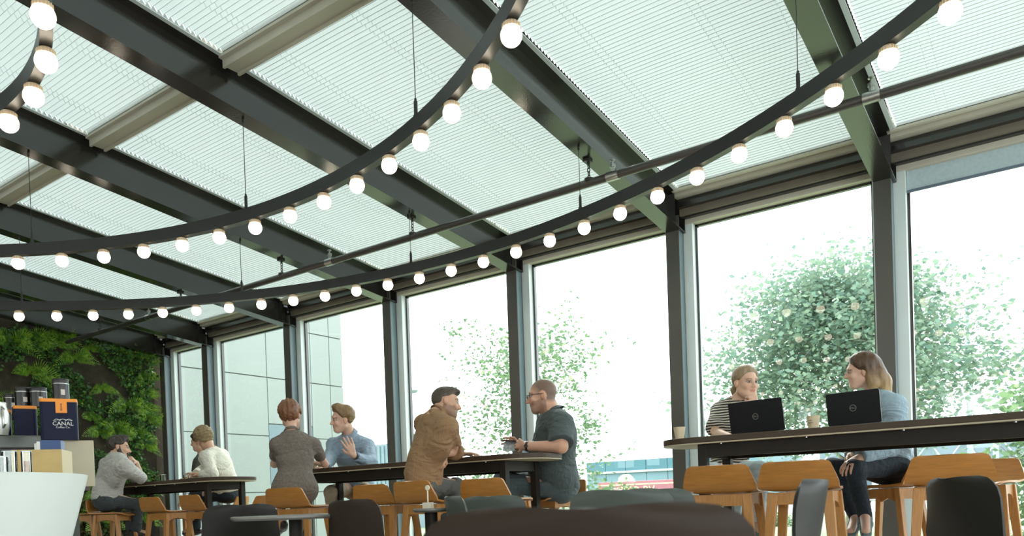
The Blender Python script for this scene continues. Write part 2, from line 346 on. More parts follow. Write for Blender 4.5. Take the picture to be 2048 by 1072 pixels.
# ------------------------------------------------------------------ ring lamps
def bulb_meshes():
    g = MB(); r = .0475; pr = []
    for k in range(12):
        t = math.radians(-90 + 150 * k / 11); pr.append((r * math.cos(t) * 1.0 + 1e-4, r * math.sin(t)))
    g.lathe(pr, 18); s = MB(); s.lathe([(.034, .026), (.0385, .030), (.0365, .046), (.030, .056), (.018, .060), (.018, .066)], 18)
    for k in range(18):
        a = 2 * math.pi * k / 18; s.box(-.002, .002, -.0405, -.036, .030, .048)
        for j in range(1, 9):
            x, y, z = s.v[-j]; s.v[-j] = (x * math.cos(a) - y * math.sin(a), x * math.sin(a) + y * math.cos(a), z)
    return g, s
GB, SB = bulb_meshes()
first = {}
def ring_lamp(cx, cy_, R, a0, step, lab, gr):
    root = empty('ring_lamp', (cx, cy_, 2.81), label=lab, cat='lamp')
    tr = MB(); n = 160; tr.lathe([(R - .026, .0), (R + .026, .0), (R + .026, .088), (R - .026, .088), (R - .026, 0)], n, (0, 0, 0), cap=False)
    obj('track', tr, blk, root, smooth=40)
    nb = int(round(360 / step))
    for k in range(nb):
        a = math.radians(a0 + k * 360 / nb)
        if 'b' not in first:
            b = obj('bulb', GB, bulbm, root, smooth=180); s = obj('bulb_base', SB, sockm, b, smooth=50); first['b'] = (b, s)
        else:
            b = first['b'][0].copy(); COL.objects.link(b); b.parent = root; s = first['b'][1].copy(); COL.objects.link(s); s.parent = b
        b.location = (R * math.cos(a), R * math.sin(a), -.06)
    for x in CLX:
        xx = x + .0775 - cx
        if abs(xx) < R - .1:
            for sg in (1, -1):
                yy = sg * math.sqrt(R * R - xx * xx); zt = rz(yy + cy_) - 2.81
                w = MB().tube([(xx, yy, .088), (xx, yy, .105)], .016, 8).tube([(xx, yy, .10), (xx, yy, .185)], .011, 8).tube([(xx, yy, .185), (xx, yy, .2)], .007, 8)
                w.tube([(xx, yy, .19), (xx, yy, zt)], .0026, 5).tube([(xx, yy, zt - .025), (xx, yy, zt)], .009, 8)
                obj('suspension_wire', w, blk, root)
ring_lamp(-4.261, -.521, 5.924, 49.0, 360 / 104, 'largest outer ring lamp, black hoop of round bulbs nearest the windows', '')
ring_lamp(-4.314, -.542, 4.1755, 50.0, 5.0, 'middle ring lamp, black hoop of bulbs sweeping across the upper centre', '')
ring_lamp(-4.369, -.235, 2.0815, 59.2, 10.0, 'smallest inner ring lamp curling in at the top left corner', '')
# ------------------------------------------------------------------ outdoors
GZ = -.6
gm = MB().add([(-140, 7.3, -.05), (120, 7.3, -.05), (120, 14, GZ), (-140, 14, GZ), (120, 260, GZ), (-140, 260, GZ)], [(0, 1, 2, 3), (3, 2, 4, 5)])
obj('ground', gm, grassm, kind='structure')
obj('road', MB().box(-140, 120, 46, 66, GZ - .05, GZ + .03), asph, kind='structure')
obj('kerb', MB().box(-140, 120, 66, 66.4, GZ - .05, GZ + .16), mat('kerb_stone', (.5, .5, .48), .9), kind='structure')
def tex_leaves(name, pts, size, m, parent, up=.35, seed=1, kind='stuff', shape=None):
    rg = np.random.RandomState(seed); n = len(pts); pts = np.array(pts)
    a = rg.normal(size=(n, 3)); a[:, 2] *= up; a /= np.linalg.norm(a, axis=1, keepdims=True)
    b = rg.normal(size=(n, 3)); b -= a * (a * b).sum(1, keepdims=True); b /= np.linalg.norm(b, axis=1, keepdims=True)
    s = size * (.6 + .8 * rg.rand(n, 1)); V = np.stack([pts, pts + a * s * .5 + b * s * .32, pts + a * s, pts + a * s * .5 - b * s * .32], 1).reshape(-1, 3)
    me = bpy.data.meshes.new(name); me.vertices.add(4 * n); me.vertices.foreach_set('co', V.ravel()); me.loops.add(4 * n); me.loops.foreach_set('vertex_index', np.arange(4 * n))
    me.polygons.add(n); me.polygons.foreach_set('loop_start', np.arange(n) * 4); me.update(calc_edges=True)
    at_ = me.attributes.new('tone', 'FLOAT', 'POINT'); at_.data.foreach_set('value', np.repeat(rg.rand(n), 4))
    me.materials.append(m); o = bpy.data.objects.new(name, me); COL.objects.link(o); o.parent = parent
    if kind: o['kind'] = kind
    return o
leaf_t = leafmat('tree_leaf', (.125, .22, .175), (.26, .345, .235), .5)
leaf_y = leafmat('young_tree_leaf', (.09, .18, .10), (.20, .30, .14), .4)
def tree(name, base, H, rad, trunk, nb, leaves, lsz, lm, seed, z0=.25, clump=.16, lab='', cat='tree', prof=None, thin=.012):
    rg = np.random.RandomState(seed); root = empty(name, base, label=lab, cat=cat); pts = []; mb = MB(); tips = []
    mb.tube([(0, 0, 0), (.03 * H * rg.randn() * .3, 0, H * .3), (.02 * H * rg.randn() * .5, 0, H * .65), (0, 0, H * .96)], [trunk, trunk * .75, trunk * .45, trunk * .12], 8)
    for k in range(nb):
        t = z0 + (1 - z0) * (k + rg.rand() * .7) / nb; z = H * min(t, .95) * .92; a = k * 2.399 + rg.rand() * .5
        r = rad * (prof(t) if prof else math.sin(math.pi * min(1, (1 - t) * .75 + .22))) * (.75 + .35 * rg.rand())
        d = np.array([math.cos(a), math.sin(a), 0]); rise = r * (.35 + .4 * rg.rand())
        P = [np.array([0, 0, z * .88]), d * r * .45 + [0, 0, z * .9 + rise * .35], d * r + [0, 0, z * .9 + rise]]
        mb.tube(P, [trunk * .3 * (1.15 - t) + thin, thin * .8, thin * .3], 5)
        for j in range(5):
            q = P[1] + (P[2] - P[1]) * (j / 4.); q2 = q + rg.normal(size=3) * r * .22; mb.tube([q, q2], [thin * .5, thin * .2], 4); tips += [q, q2, (q + q2) / 2]
        tips.append(P[2])
    tips.append(np.array([0, 0, H * .97])); tips = np.array(tips)
    c = tips[rg.randint(len(tips), size=leaves)] + rg.normal(size=(leaves, 3)) * clump * np.array([1, 1, .7])
    tb = obj('trunk', mb, bark, root); tex_leaves('foliage', c, lsz, lm, root, seed=seed)
    return root
b = at(1700, 1000, 24); tree('broad_tree', (b[0], b[1], GZ), 8.1, 3.5, .16, 64, 34000, .15, leaf_t, 3, z0=.30, clump=.42, lab='big bushy green tree outside the two rightmost windows behind the women', prof=lambda t: (1.02 if t < .5 else 1.02 - 1.35 * (t - .5) ** 1.1))
b = at(1068, 1000, 13); tree('young_tree', (b[0], b[1], GZ), 4.95, 1.6, .04, 44, 6500, .085, leaf_y, 8, z0=.16, clump=.15, lab='slender young tree with sparse leaves outside behind the bald man', prof=lambda t: 1.0 - .55 * max(0, t - .45), thin=.008)
b = at(2135, 1000, 15); tree('leafy_tree', (b[0], b[1], GZ), 3.0, .95, .04, 26, 3200, .13, leaf_y, 12, z0=.15, clump=.2, lab='small leafy tree at the right edge outside the window')
b = at(1225, 1000, 14.5); tree('sapling', (b[0], b[1], GZ), 1.75, .42, .015, 12, 420, .11, leaf_y, 21, z0=.3, clump=.1, lab='low light-green sapling outside in front of the teal building')
for i, (px, Y, s) in enumerate([(2015, 15, .5), (1985, 17, .4), (2060, 13, .6), (1400, 26, .7), (1555, 30, .5)]):
    b = at(px, 1040, Y); e = empty('flowering_shrub' if i < 3 else 'shrub', (b[0], b[1], GZ), label=['low flowering shrub outside at the bottom right, middle one', 'low flowering shrub leftmost at the bottom right outside', 'low flowering shrub cut by the right edge outside', 'round green shrub outside between the young tree and the big tree', 'green shrub outside beneath the big tree, left one', 'green shrub outside beneath the big tree, right one'][i], cat='shrub')
    rg = np.random.RandomState(i + 40); n = 900; d = rg.normal(size=(n, 3)); d /= np.linalg.norm(d, axis=1, keepdims=True); d[:, 2] = abs(d[:, 2])
    tex_leaves('foliage', d * s * (rg.rand(n, 1) ** .4) * [1.3, 1, 1.1], .09, leaf_y, e, seed=i)
    st = MB()
    for k in range(6): st.tube([(0, 0, 0), (.3 * s * math.cos(k), .3 * s * math.sin(k), s * .8)], [.012, .005], 5)
    obj('stems', st, bark, e)
    if i < 3: tex_leaves('flowers', d[:160] * s * [1.35, 1.05, 1.15], .07, MT.get('petal') or leafmat('petal', (.9, .9, .8), (.9, .85, .6), .4), e, seed=i + 9)
# facade of the neighbouring building, panel by panel
XF = -14.0
fb = empty('panel_building', (XF, 11, GZ), label='white panelled building beside the cafe seen through the left windows', cat='building')
ys = [7.4, 8.0, 10.98 - .0, 12.10, 12.78, 13.23]; ys = [7.4, 9.4, 10.98, 12.22, 12.8, 13.22]; zs = [GZ, 1.075, 2.30, 3.575, 4.72, 6.0, 7.2]
obj('wall', MB().box(XF - 6, XF - .05, 7.38, 13.22, GZ, 7.25), facm, fb, world=True)
pa = None
for i in range(len(ys) - 1):
    for j in range(len(zs) - 1):
        m = facm
        if i == 2 and j == 1: 
            obj('panel', MB().box(XF - .04, XF - .012, ys[i] + .012, ys[i + 1] - .012, zs[1] + .18, 2.56), facg, fb, world=True, label='blue-grey panel low on the facade'); continue
        z0 = zs[j] + .010 + (.27 if (i == 2 and j == 2) else 0)
        obj('panel', MB().box(XF - .04, XF, ys[i] + .009, ys[i + 1] - .009, z0, zs[j + 1] - .010), m, fb, world=True, bevel=.004)
obj('rain_pipe', MB().tube([(XF + .06, 9.55, GZ), (XF + .06, 9.55, 7.2)], .035, 8), facg, fb, world=True)
# far buildings
tb = empty('teal_warehouse', (-20, 50, GZ), label='long low teal warehouse beyond the road between centre columns', cat='building')
zt = lambda px, py, Y: at(px, py, Y)[2]
m_teal = mat('teal_cladding', (.055, .15, .18), .6, 0, .08, .3); m_tgl = mat('pale_teal_cladding', (.13, .22, .25), .5, 0, .1, .3); m_wht = mat('pale_trim', (.42, .45, .45), .6)
xa, xb_ = at(1172, 925, 80)[0], at(1520, 905, 80)[0]; z_1, z_2 = zt(1340, 915, 80), zt(1340, 938.5, 80)
xs = np.linspace(xa, xb_, 9)
for k in range(8): obj('roof_panel', MB().box(xs[k] + .03, xs[k + 1] - .03, 80, 80.3, z_2, z_1), m_teal, tb, world=True)
obj('gutter', MB().box(xa, xb_, 79.8, 80, z_2 - .12, z_2 + .1), m_wht, tb, world=True)
for k in range(8): obj('wall_panel', MB().box(xs[k] + .03, xs[k + 1] - .03, 80.1, 80.4, GZ, z_2 - .1), m_tgl, tb, world=True)
obj('body', MB().box(xa, xb_, 80.4, 95, GZ, z_1 - .05), m_tgl, tb, world=True)
tk = empty('red_trailer', (at(1270, 980, 62)[0], 62, GZ), label='dusky red goods trailer with yellow lettering in front of teal warehouse', cat='trailer')
xa, xb_ = at(1197, 975, 62)[0], at(1440, 975, 62)[0]; za, zb = zt(1270, 962, 62), GZ + .7
m_red = mat('faded_red_side', (.27, .10, .115), .6, 0, .06, .5); m_yel = mat('trailer_yellow', (.85, .70, .28), .6)
obj('trailer_body', MB().box(xa, xb_, 61.9, 64.3, zb, za), m_red, tk, world=True, bevel=.04)
zy = zt(1270, 968.5, 62); obj('yellow_stripe', MB().box(xa + .05, xb_ - .05, 61.86, 61.9, zy - .06, zy + .04), m_yel, tk, world=True)
t = text_mb('CITO BV', .95, .01); t.rot(Matrix.Translation((at(1272, 985, 62)[0], 61.87, zt(1272, 981, 62))) @ Matrix.Rotation(math.pi / 2, 4, 'X')); obj('lettering', t, m_yel, tk, world=True)
em = MB().lathe([(.02, 0), (.7, .0), (.62, .35), (.3, .6), (.02, .62)], 14, (at(1248, 962, 62)[0], 62.4, za)); obj('roof_emblem', em, m_yel, tk, world=True)
for f in (.1, .2, .72, .82, .92):
    x = xa + (xb_ - xa) * f; w = MB().tube([(x, 61.95, GZ + .5), (x, 62.25, GZ + .5)], .5, 18); obj('wheel', w, blk, tk, world=True)
obj('chassis', MB().box(xa + .3, xb_ - .2, 62.3, 64, GZ + .5, GZ + .75), blk, tk, world=True)
hb = empty('trussed_hall', (0, 85, GZ), label='pale grey industrial hall with white roof trusses beyond the lawn', cat='building')
xa, xb_ = at(1640, 950, 88)[0], at(2200, 950, 88)[0]; z_r = zt(1900, 882, 88); z_m = zt(1900, 925, 88)
m_hg = mat('hall_grey', (.17, .22, .25), .6, 0, .05, .3); m_hd = mat('hall_window', (.08, .12, .15), .3)
obj('upper_wall', MB().box(xa, xb_, 88, 100, z_m, z_r), m_hg, hb, world=True)
obj('lower_wall', MB().box(xa, xb_, 87.2, 88, GZ, z_m - .1), m_wht, hb, world=True)
obj('roof_edge', MB().box(xa - .3, xb_, 86.8, 88, z_m - .1, z_m + .12), m_wht, hb, world=True)
nx = 9; xs = np.linspace(xa, xb_, nx)
for k in range(nx - 1):
    obj('truss', MB().bar((xs[k], 87.6, z_m), ((xs[k] + xs[k + 1]) / 2, 87.6, z_r), .16, .1).bar(((xs[k] + xs[k + 1]) / 2, 87.6, z_r), (xs[k + 1], 87.6, z_m), .16, .1), m_wht, hb, world=True)
    obj('window', MB().box(xs[k] + .8, xs[k] + 2.2, 87.1, 87.25, GZ + .9, GZ + 2.3), m_hd, hb, world=True)
rbld = empty('ribbed_shed', (at(757, 920, 30)[0], 30, GZ), label='low ribbed blue-grey shed seen right of the man in blue shirt', cat='building')
xa, xb_ = at(650, 920, 30)[0], at(790, 920, 30)[0]; z_r = zt(757, 889, 30); obj('wall', MB().box(xa, xb_, 30, 34, GZ, z_r), facg, rbld, world=True)
rbs = MB(); 
for x in np.arange(xa, xb_, .3): rbs.box(x, x + .1, 29.94, 30, GZ, z_r - .1)
obj('ribs', rbs, m_tgl, rbld, world=True, kind='stuff')
# silver estate car
def car():
    e = empty('car', (at(1800, 1000, 68)[0], 66.0 - 4, GZ + .03), label='silver estate car parked across the road behind the blue-shirted woman stool', cat='car')
    Pf = [(-2.2, .35), (-2.25, .75), (-2.05, .95), (-1.2, 1.02), (-.55, 1.42), (1.5, 1.45), (2.1, 1.0), (2.2, .8), (2.2, .35)]
    n = len(Pf); v = [(x, -.85 + (.12 if z > 1.1 else 0), z) for x, z in Pf] + [(x, .85 - (.12 if z > 1.1 else 0), z) for x, z in Pf]
    b = MB().add(v, [tuple(range(n)), tuple(range(2 * n - 1, n - 1, -1))] + [((i + 1) % n, i, n + i, n + (i + 1) % n) for i in range(n)])
    obj('body', b, mat('silver_paint', (.45, .50, .55), .25, .6), e, bevel=.06, smooth=40)
    obj('side_window', MB().add([(-.95, -.80, 1.02), (1.75, -.80, 1.02), (1.35, -.735, 1.38), (-.5, -.735, 1.38)], [(0, 1, 2, 3)]).add([(-.95, -.84, 1.02), (1.75, -.84, 1.02), (1.35, -.775, 1.38), (-.5, -.775, 1.38)], [(0, 1, 2, 3)]), m_hd, e)
    for x in (-1.4, 1.35):
        for y in (-.88, .7):
            w = obj('wheel', MB().tube([(x, y, .32), (x, y + .18, .32)], .32, 18), blk, e); obj('rim', MB().tube([(x, y - .01, .32), (x, y + .19, .32)], .2, 14), chrome, w)
    e.scale = (1, 1, 1); return e
car()
def lamp(px, ptop, Y, heads, lab, hgt_px=None):
    b = at(px, 1000, Y); zt_ = at(px, ptop, Y)[2]; e = empty('street_lamp', (b[0], b[1], GZ), label=lab, cat='street lamp'); s = Y / 40
    xt = at(px, ptop, Y)[0] - b[0]
    obj('pole', MB().tube([(0, 0, 0), (0, 0, zt_ - GZ)], [.13 * s, .07 * s], 8).tube([(0, 0, 0), (0, 0, .5)], .2 * s, 8), lampp, e)
    for dx in heads:
        h = obj('arm', MB().tube([(0, 0, zt_ - GZ - .3), (dx * .6, 0, zt_ - GZ + .05), (dx, 0, zt_ - GZ)], .04 * s, 6), lampp, e)
        obj('lamp_head', MB().lathe([(.05, .16), (.2, .12), (.3, 0), (.2, -.1), (.05, -.14)], 12, (dx * 1.1, 0, zt_ - GZ)), lampp, h, smooth=60)
lamp(1943, 612, 40, (.15,), 'tall single-headed street lamp outside the rightmost window')
lamp(1994, 716, 55, (-.45, .12), 'two-headed street lamp outside near the right edge')
lamp(822, 782, 30, (.35,), 'street lamp with one arm outside left of the tan-shirted man')
# ------------------------------------------------------------------ living wall
lw = empty('living_wall', (XL + .02, 5, 0), label='dark living wall covered with ferns and ivy at the left end of the room', cat='plant wall')
obj('backing', MB().box(XL + .01, XL + .07, -1, 6.95, 0, 3.42), mat('moss_felt', (.035, .028, .016), .95, 0, .5, 9, .5, 40), lw, world=True)
leaf_d = leafmat('ivy_leaf', (.025, .085, .022), (.10, .24, .05), .3); leaf_f = leafmat('fern_leaf', (.10, .26, .03), (.38, .56, .06), .45); leaf_b = leafmat('bronze_leaf', (.10, .05, .03), (.16, .12, .05), .3)
rg = np.random.RandomState(77)
def wallpts(n, y0, y1, z0, z1, d, seed, thr=.0):
    r = np.random.RandomState(seed); P = np.stack([XL + .07 + r.rand(n) ** 1.3 * d, y0 + (y1 - y0) * r.rand(n), z0 + (z1 - z0) * r.rand(n)], 1)
    f = np.sin(P[:, 1] * 5.1 + 1.3 * np.sin(P[:, 2] * 4)) + np.sin(P[:, 2] * 6.3 + 1.7 * np.sin(P[:, 1] * 3.1)) + .5 * np.sin(P[:, 1] * 13 + P[:, 2] * 11)
    return P[f > thr]
def to_local(P, o): return P - np.array(o.location)
tex_leaves('ivy_leaves', to_local(wallpts(26000, 3.2, 6.95, .1, 3.35, .16, 1, -.5), lw), .055, leaf_d, lw, seed=2, up=.8)
tex_leaves('moss_leaves', to_local(wallpts(14000, 3.2, 6.95, .1, 3.3, .10, 4, .1), lw), .035, leaf_f, lw, seed=3, up=.8)
tex_leaves('bronze_leaves', to_local(wallpts(4000, 5.6, 6.4, .4, 1.1, .12, 6, -1), lw), .05, leaf_b, lw, seed=5, up=.8)
def fern_mesh(seed, L=.38, nf=11):
    r = np.random.RandomState(seed); V = []; F = []
    for k in range(nf):
        a = -1.3 + 2.6 * (k + .5) / nf + r.randn() * .12; l = L * (.7 + .5 * r.rand()); out = .35 + .4 * r.rand(); n = 15
        for j in range(1, n):
            t = j / n; c = np.array([out * l * (t - .35 * t * t) * 1.2, math.sin(a) * l * t, math.cos(a) * l * t * .75 - l * 1.0 * t * t * (.55 + .1 * abs(a))])
            t2 = t + .02; c2 = np.array([out * l * (t2 - .35 * t2 * t2) * 1.2, math.sin(a) * l * t2, math.cos(a) * l * t2 * .75 - l * 1.0 * t2 * t2 * (.55 + .1 * abs(a))])
            d = c2 - c; d /= np.linalg.norm(d); s = np.cross(d, (1, 0, .2)); s /= np.linalg.norm(s); w = .085 * l / .38 * math.sin(math.pi * min(1, t * .8 + .25))
            for sg in (1, -1):
                q = c + s * sg * w + d * w * .6; m1 = (c + q) / 2 + d * .008; m2 = (c + q) / 2 - d * .008; i0 = len(V); V += [c, m1, q, m2]; F.append((i0, i0 + 1, i0 + 2, i0 + 3))
    me = bpy.data.meshes.new('fern'); me.from_pydata([tuple(p) for p in V], [], F); at_ = me.attributes.new('tone', 'FLOAT', 'POINT'); at_.data.foreach_set('value', np.repeat(r.rand(len(F)), 4)); me.materials.append(leaf_f); return me
FM = [fern_mesh(s) for s in range(5)]
fpos = []
for px, py, sc in [(20, 700, 1.2), (60, 760, 1.2), (110, 700, 1), (30, 820, 1.1), (150, 730, 1), (120, 660, 1), (60, 640, 1.1), (205, 790, .8), (185, 850, .8), (255, 825, 1.1), (300, 850, 1), (230, 870, 1), (275, 880, 1), (320, 830, .8), (200, 880, .9), (290, 905, .8), (190, 1000, 1), (170, 1040, 1), (200, 1060, 1.1), (160, 980, .9), (230, 1030, .9), (320, 730, .9), (330, 770, .9), (325, 700, .8), (285, 1050, .9), (15, 880, 1), (310, 800, .7), (180, 690, .7), (240, 700, .6)]:
    fpos.append((px, max(py, 690 - (px > 150) * -20), sc))
for k, (px, py, sc) in enumerate(fpos):
    q = atx(px, py, XL + .09); o = bpy.data.objects.new('fern', FM[k % 5]); COL.objects.link(o); o.location = (XL + .09, min(q[1], 6.8), q[2] + .06); o.scale = (sc, sc, sc)
    o.rotation_euler = (random.uniform(-.3, .3), 0, 0)
    o.location = tuple(np.array(o.location) - np.array(lw.matrix_basis.translation)); o.parent = lw
# ------------------------------------------------------------------ bar tables
def stadium(L, w, y0, n=10):
    r = .24; P = []
    for cx, cyy, a0 in ((L / 2 - r, w - r, 0), (-L / 2 + r, w - r, 90), (-L / 2 + r, r, 180), (L / 2 - r, r, 270)):
        for k in range(n + 1): a = math.radians(a0 + 90 * k / n); P.append((cx + r * math.cos(a), cyy + r * math.sin(a)))
    return P
def bar_table(xr, y0, L, lab, Wd=.60):
    e = empty('bar_table', (xr - L / 2, y0, 0), label=lab, cat='table')
    obj('tabletop', MB().prism(stadium(L, Wd, 0), 1.045, 1.082), ttop, e, bevel=.004)
    obj('edge_strip', MB().prism([(x * .999, y * .996 + .002) for x, y in stadium(L, Wd, 0)], 1.037, 1.045), tedge, e)
    def fr(m, x0, x1, y0_, y1): m.box(x0, x1, y0_, y1, .955, 1.037)
    for nm, bx in (('apron', (-L / 2 + .30, L / 2 - .30, .06, .09)), ('apron', (-L / 2 + .30, L / 2 - .30, Wd - .09, Wd - .06)), ('end_apron', (-L / 2 + .30, -L / 2 + .33, .09, Wd - .09)), ('end_apron', (L / 2 - .33, L / 2 - .30, .09, Wd - .09))):
        m = MB(); fr(m, *bx); obj(nm, m, tsteel, e)
    for sx in (-1, 1):
        for yy in (.085, Wd - .085): 
            x = sx * (L / 2 - .315); l = obj('leg', MB().box(x - .028, x + .028, yy - .028, yy + .028, .012, 1.037), tsteel, e, bevel=.003)
            obj('foot', MB().tube([(x, yy, 0), (x, yy, .014)], .024, 10), blk, l)
    for k in range(5):
        x = -L / 2 + .45 + k * (L - .9) / 4; obj('bolt', MB().lathe([(.001, 0), (.008, .001), (.008, .008)], 8, (x, .03, 1.029)), chrome, e)
    return e
bar_table(.74, 4.72, 2.91, 'dark bar table with two laptops where the two women sit')
bar_table(-3.21, 4.90, 2.95, 'dark bar table between the grey-dressed woman and the bald man')
bar_table(-7.13, 4.92, 2.5, 'dark bar table at the left by the living wall')
# ------------------------------------------------------------------ bar stools
def make_stool():
    e = empty('bar_stool')
    pr = [(.215, .757, .14), (.205, .768, .165), (.17, .777, .185), (.09, .781, .200), (0, .780, .208), (-.09, .779, .216), (-.14, .784, .224), (-.175, .800, .229), (-.195, .825, .228), (-.21, .86, .218), (-.225, .905, .202), (-.233, .932, .192), (-.237, .944, .178), (-.239, .949, .15)]
    P = [[(hw * u, y + .012 * (u * u) * (1 if z > .82 else 0), z + (.010 * u ** 4 if z < .80 else 0)) for u in np.linspace(-1, 1, 9)] for y, z, hw in pr]
    obj('seat', MB().sheet(P, .013), oak, e, smooth=50)
    tops = [(sx * .155, sy) for sx in (-1, 1) for sy in (.125, -.125)]
    for x, y in tops:
        fx = x * 1.42; fy = y * 1.62
        obj('leg', MB().bar((fx, fy, 0), (x, y, .768), .032, .034, .034, .062, up=(1, 0, 0)), oakl, e, bevel=.004)
    for sx in (-1, 1):
        m = MB(); x = sx * .158; pts = [(.13, .768), (-.13, .768), (-.15, .66), (-.11, .675), (-.07, .70), (0, .71), (.07, .70), (.11, .675), (.15, .66)]
        n = len(pts); m.add([(x - .014, a, b) for a, b in pts] + [(x + .014, a, b) for a, b in pts], [tuple(range(n)), tuple(range(2 * n - 1, n - 1, -1))] + [((i + 1) % n, i, n + i, n + (i + 1) % n) for i in range(n)]); obj('side_rail', m, oakl, e)
    for y in (.13, -.13): obj('cross_rail', MB().box(-.15, .15, y - .013, y + .013, .695, .768), oakl, e)
    t = .30 / .768; obj('footrest', MB().box(-.20, .20, .17, .20, .285, .315), oakl, e, bevel=.004)
    return e
ST = make_stool(); used = [0]
def stool(px, py, Y, rot, lab, mid=False):
    o = ST if not used[0] else copy_tree(ST); used[0] = 1
    q = at(px, py, Y); a = rot; back = Vector((.235 * math.sin(a), -.235 * math.cos(a), 0)) * (0 if mid else 1)
    o.location = (q[0] - back.x, q[1] - back.y, 0); o.rotation_euler = (0, 0, a); o.scale = (.93, 1, .935); setp(o, lab, 'stool', 'oak bar stools'); return o
d2r = math.radians
stool(1432, 950, 4.42, d2r(4), 'oak bar stool in front of the striped woman, behind blurred dark chair')
stool(1590, 945, 4.42, d2r(3), 'oak bar stool between the two women on the near side of the table')
stool(1900, 925, 4.74, d2r(8), 'oak bar stool rightmost, on the near side of the table')
stool(566, 995, 4.06, d2r(12), 'oak bar stool under the woman in the grey dress')
stool(738, 985, 4.40, d2r(2), 'empty oak bar stool in front of the man in blue shirt')
stool(820, 980, 4.14, d2r(-4), 'oak bar stool under the man in tan shirt')
stool(962, 975, 4.40, d2r(2), 'empty oak bar stool between the tan-shirted and the bald man')
stool(296, 1005, 4.45, d2r(2), 'empty oak bar stool right of the bearded man')
stool(376, 1002, 4.45, d2r(-2), 'empty oak bar stool before the man in white shirt')
stool(190, 1000, 4.52, d2r(-62), 'oak bar stool under the bearded man')
stool(118, 1010, 4.35, d2r(-40), 'oak bar stool half hidden behind the white counter')
stool(1777, 935, 5.72, d2r(75), 'oak bar stool under the woman in blue shirt', True)
stool(1478, 960, 6.12, d2r(180), 'oak bar stool under the striped woman')
stool(1975, 930, 6.05, d2r(172), 'oak bar stool on window side behind the rightmost near stool')
stool(1106, 990, 5.74, d2r(165), 'oak bar stool under the bald man', True)
stool(985, 985, 6.1, d2r(185), 'empty oak bar stool on window side left of the bald man')
stool(748, 985, 6.1, d2r(180), 'oak bar stool under the man in blue shirt')
stool(488, 1000, 6.0, d2r(120), 'oak bar stool under the man in white shirt')
stool(532, 1000, 6.1, d2r(180), 'empty oak bar stool on window side behind the grey-dressed woman')
stool(395, 1000, 6.55, d2r(200), 'oak bar stool under the person hidden behind the white shirt')
# ------------------------------------------------------------------ low chairs and round tables
def make_chair(m, w=.225, round_=1.0):
    e = empty('shell_chair')
    pr = [(.215, .435, .17), (.20, .445, .19), (.12, .448, w), (0, .440, w * 1.03), (-.10, .440, w * 1.05), (-.17, .452, w * 1.06), (-.21, .49, w * 1.06), (-.232, .54, w * 1.04), (-.25, .62, w * 1.0), (-.26, .68, w * .98), (-.266, .715, w * .95), (-.27, .735, w * .88), (-.272, .748, w * .76), (-.273, .755, w * .55)]
    P = [[(hw * u, y + .05 * (u * u) * min(1, max(0, (z - .45) / .2)), z + (.02 * u * u if z < .46 else 0)) for u in np.linspace(-1, 1, 11)] for y, z, hw in pr]
    obj('seat_shell', MB().sheet(P, .011), m, e, smooth=60)
    for sx in (-1, 1):
        for sy in (-1, 1): obj('leg', MB().tube([(sx * .12, sy * .10, .438), (sx * .21, sy * .20, 0)], [.016, .010], 8), tsteel, e, smooth=60)
    obj('underframe', MB().bar((-.12, -.1, .43), (.12, .1, .43), .03, .012).bar((-.12, .1, .43), (.12, -.1, .43), .03, .012), tsteel, e)
    return e
def chair(px, D, rot, m, lab, w=.225):
    q = atd(px, 1000, D); e = make_chair(m, w); e.location = (q[0] - .27 * math.sin(rot), q[1] + .27 * math.cos(rot), 0); e.rotation_euler = (0, 0, rot); setp(e, lab, 'chair', 'low shell chairs'); return e
chair(1172, 1.08, d2r(33), shellb, 'large blurred dark brown chair back closest to the camera', w=.25).scale = (1, 1, .947)
chair(1240, 3.3, d2r(22), shellg, 'grey-green shell chair just behind the closest chair back, left of two')
chair(1296, 3.9, d2r(12), shellg, 'grey-green shell chair peeking out right behind its twin')
chair(978, 4.8, d2r(12), shellg, 'grey shell chair in front of the legs of the tan-shirted man')
chair(893, 4.1, d2r(-40), shellg, 'small grey shell chair partly hidden, beneath the card holder')
chair(688, 3.9, d2r(-8), shellb, 'dark brown shell chair standing at the round table')
chair(486, 4.6, d2r(70), shell, 'dark shell chair left of the round table')
chair(1893, 3.0, d2r(-52), shell, 'black shell chair in front of the rightmost bar stool')
chair(1652, 2.3, d2r(98), shell, 'black shell chair seen edge-on before the bar stools')
def round_table(px, D, lab, zt=.69, r=.34):
    q = atd(px, 1020, D); e = empty('round_table', (q[0], q[1], 0), label=lab, cat='table')
    obj('tabletop', MB().lathe([(.01, zt - .022), (r - .012, zt - .022), (r, zt - .012), (r, zt - .004), (r - .003, zt), (.01, zt)], 48), mat('grey_laminate_' + str(int(px)), (.20, .19, .17), .25), e, smooth=30)
    obj('pedestal', MB().tube([(0, 0, .02), (0, 0, zt - .02)], .036, 14), tsteel, e, smooth=50)
    obj('base_plate', MB().lathe([(.01, 0), (.22, 0), (.22, .008), (.04, .022), (.01, .022)], 32), tsteel, e, smooth=30); return e
round_table(590, 4.3, 'round grey cafe table with thin top and one central leg at lower left')
rt = round_table(862, 4.3, 'small round stand between the chairs carrying the cream card holder', zt=.70, r=.10)
q = atd(856, 1008, 4.3); ch = empty('card_holder', (q[0], q[1], .70), label='small cream card holder with round clip on the hidden round table', cat='card holder')
mc = mat('cream_card', (.72, .66, .52), .7)
obj('block', MB().box(-.03, .03, -.012, .012, 0, .032), mc, ch); obj('stem', MB().tube([(0, 0, .03), (0, 0, .10)], .004, 6), mc, ch)
obj('clip', MB().tube([(0, -.004, .112), (0, .004, .112)], .014, 16), mc, ch)
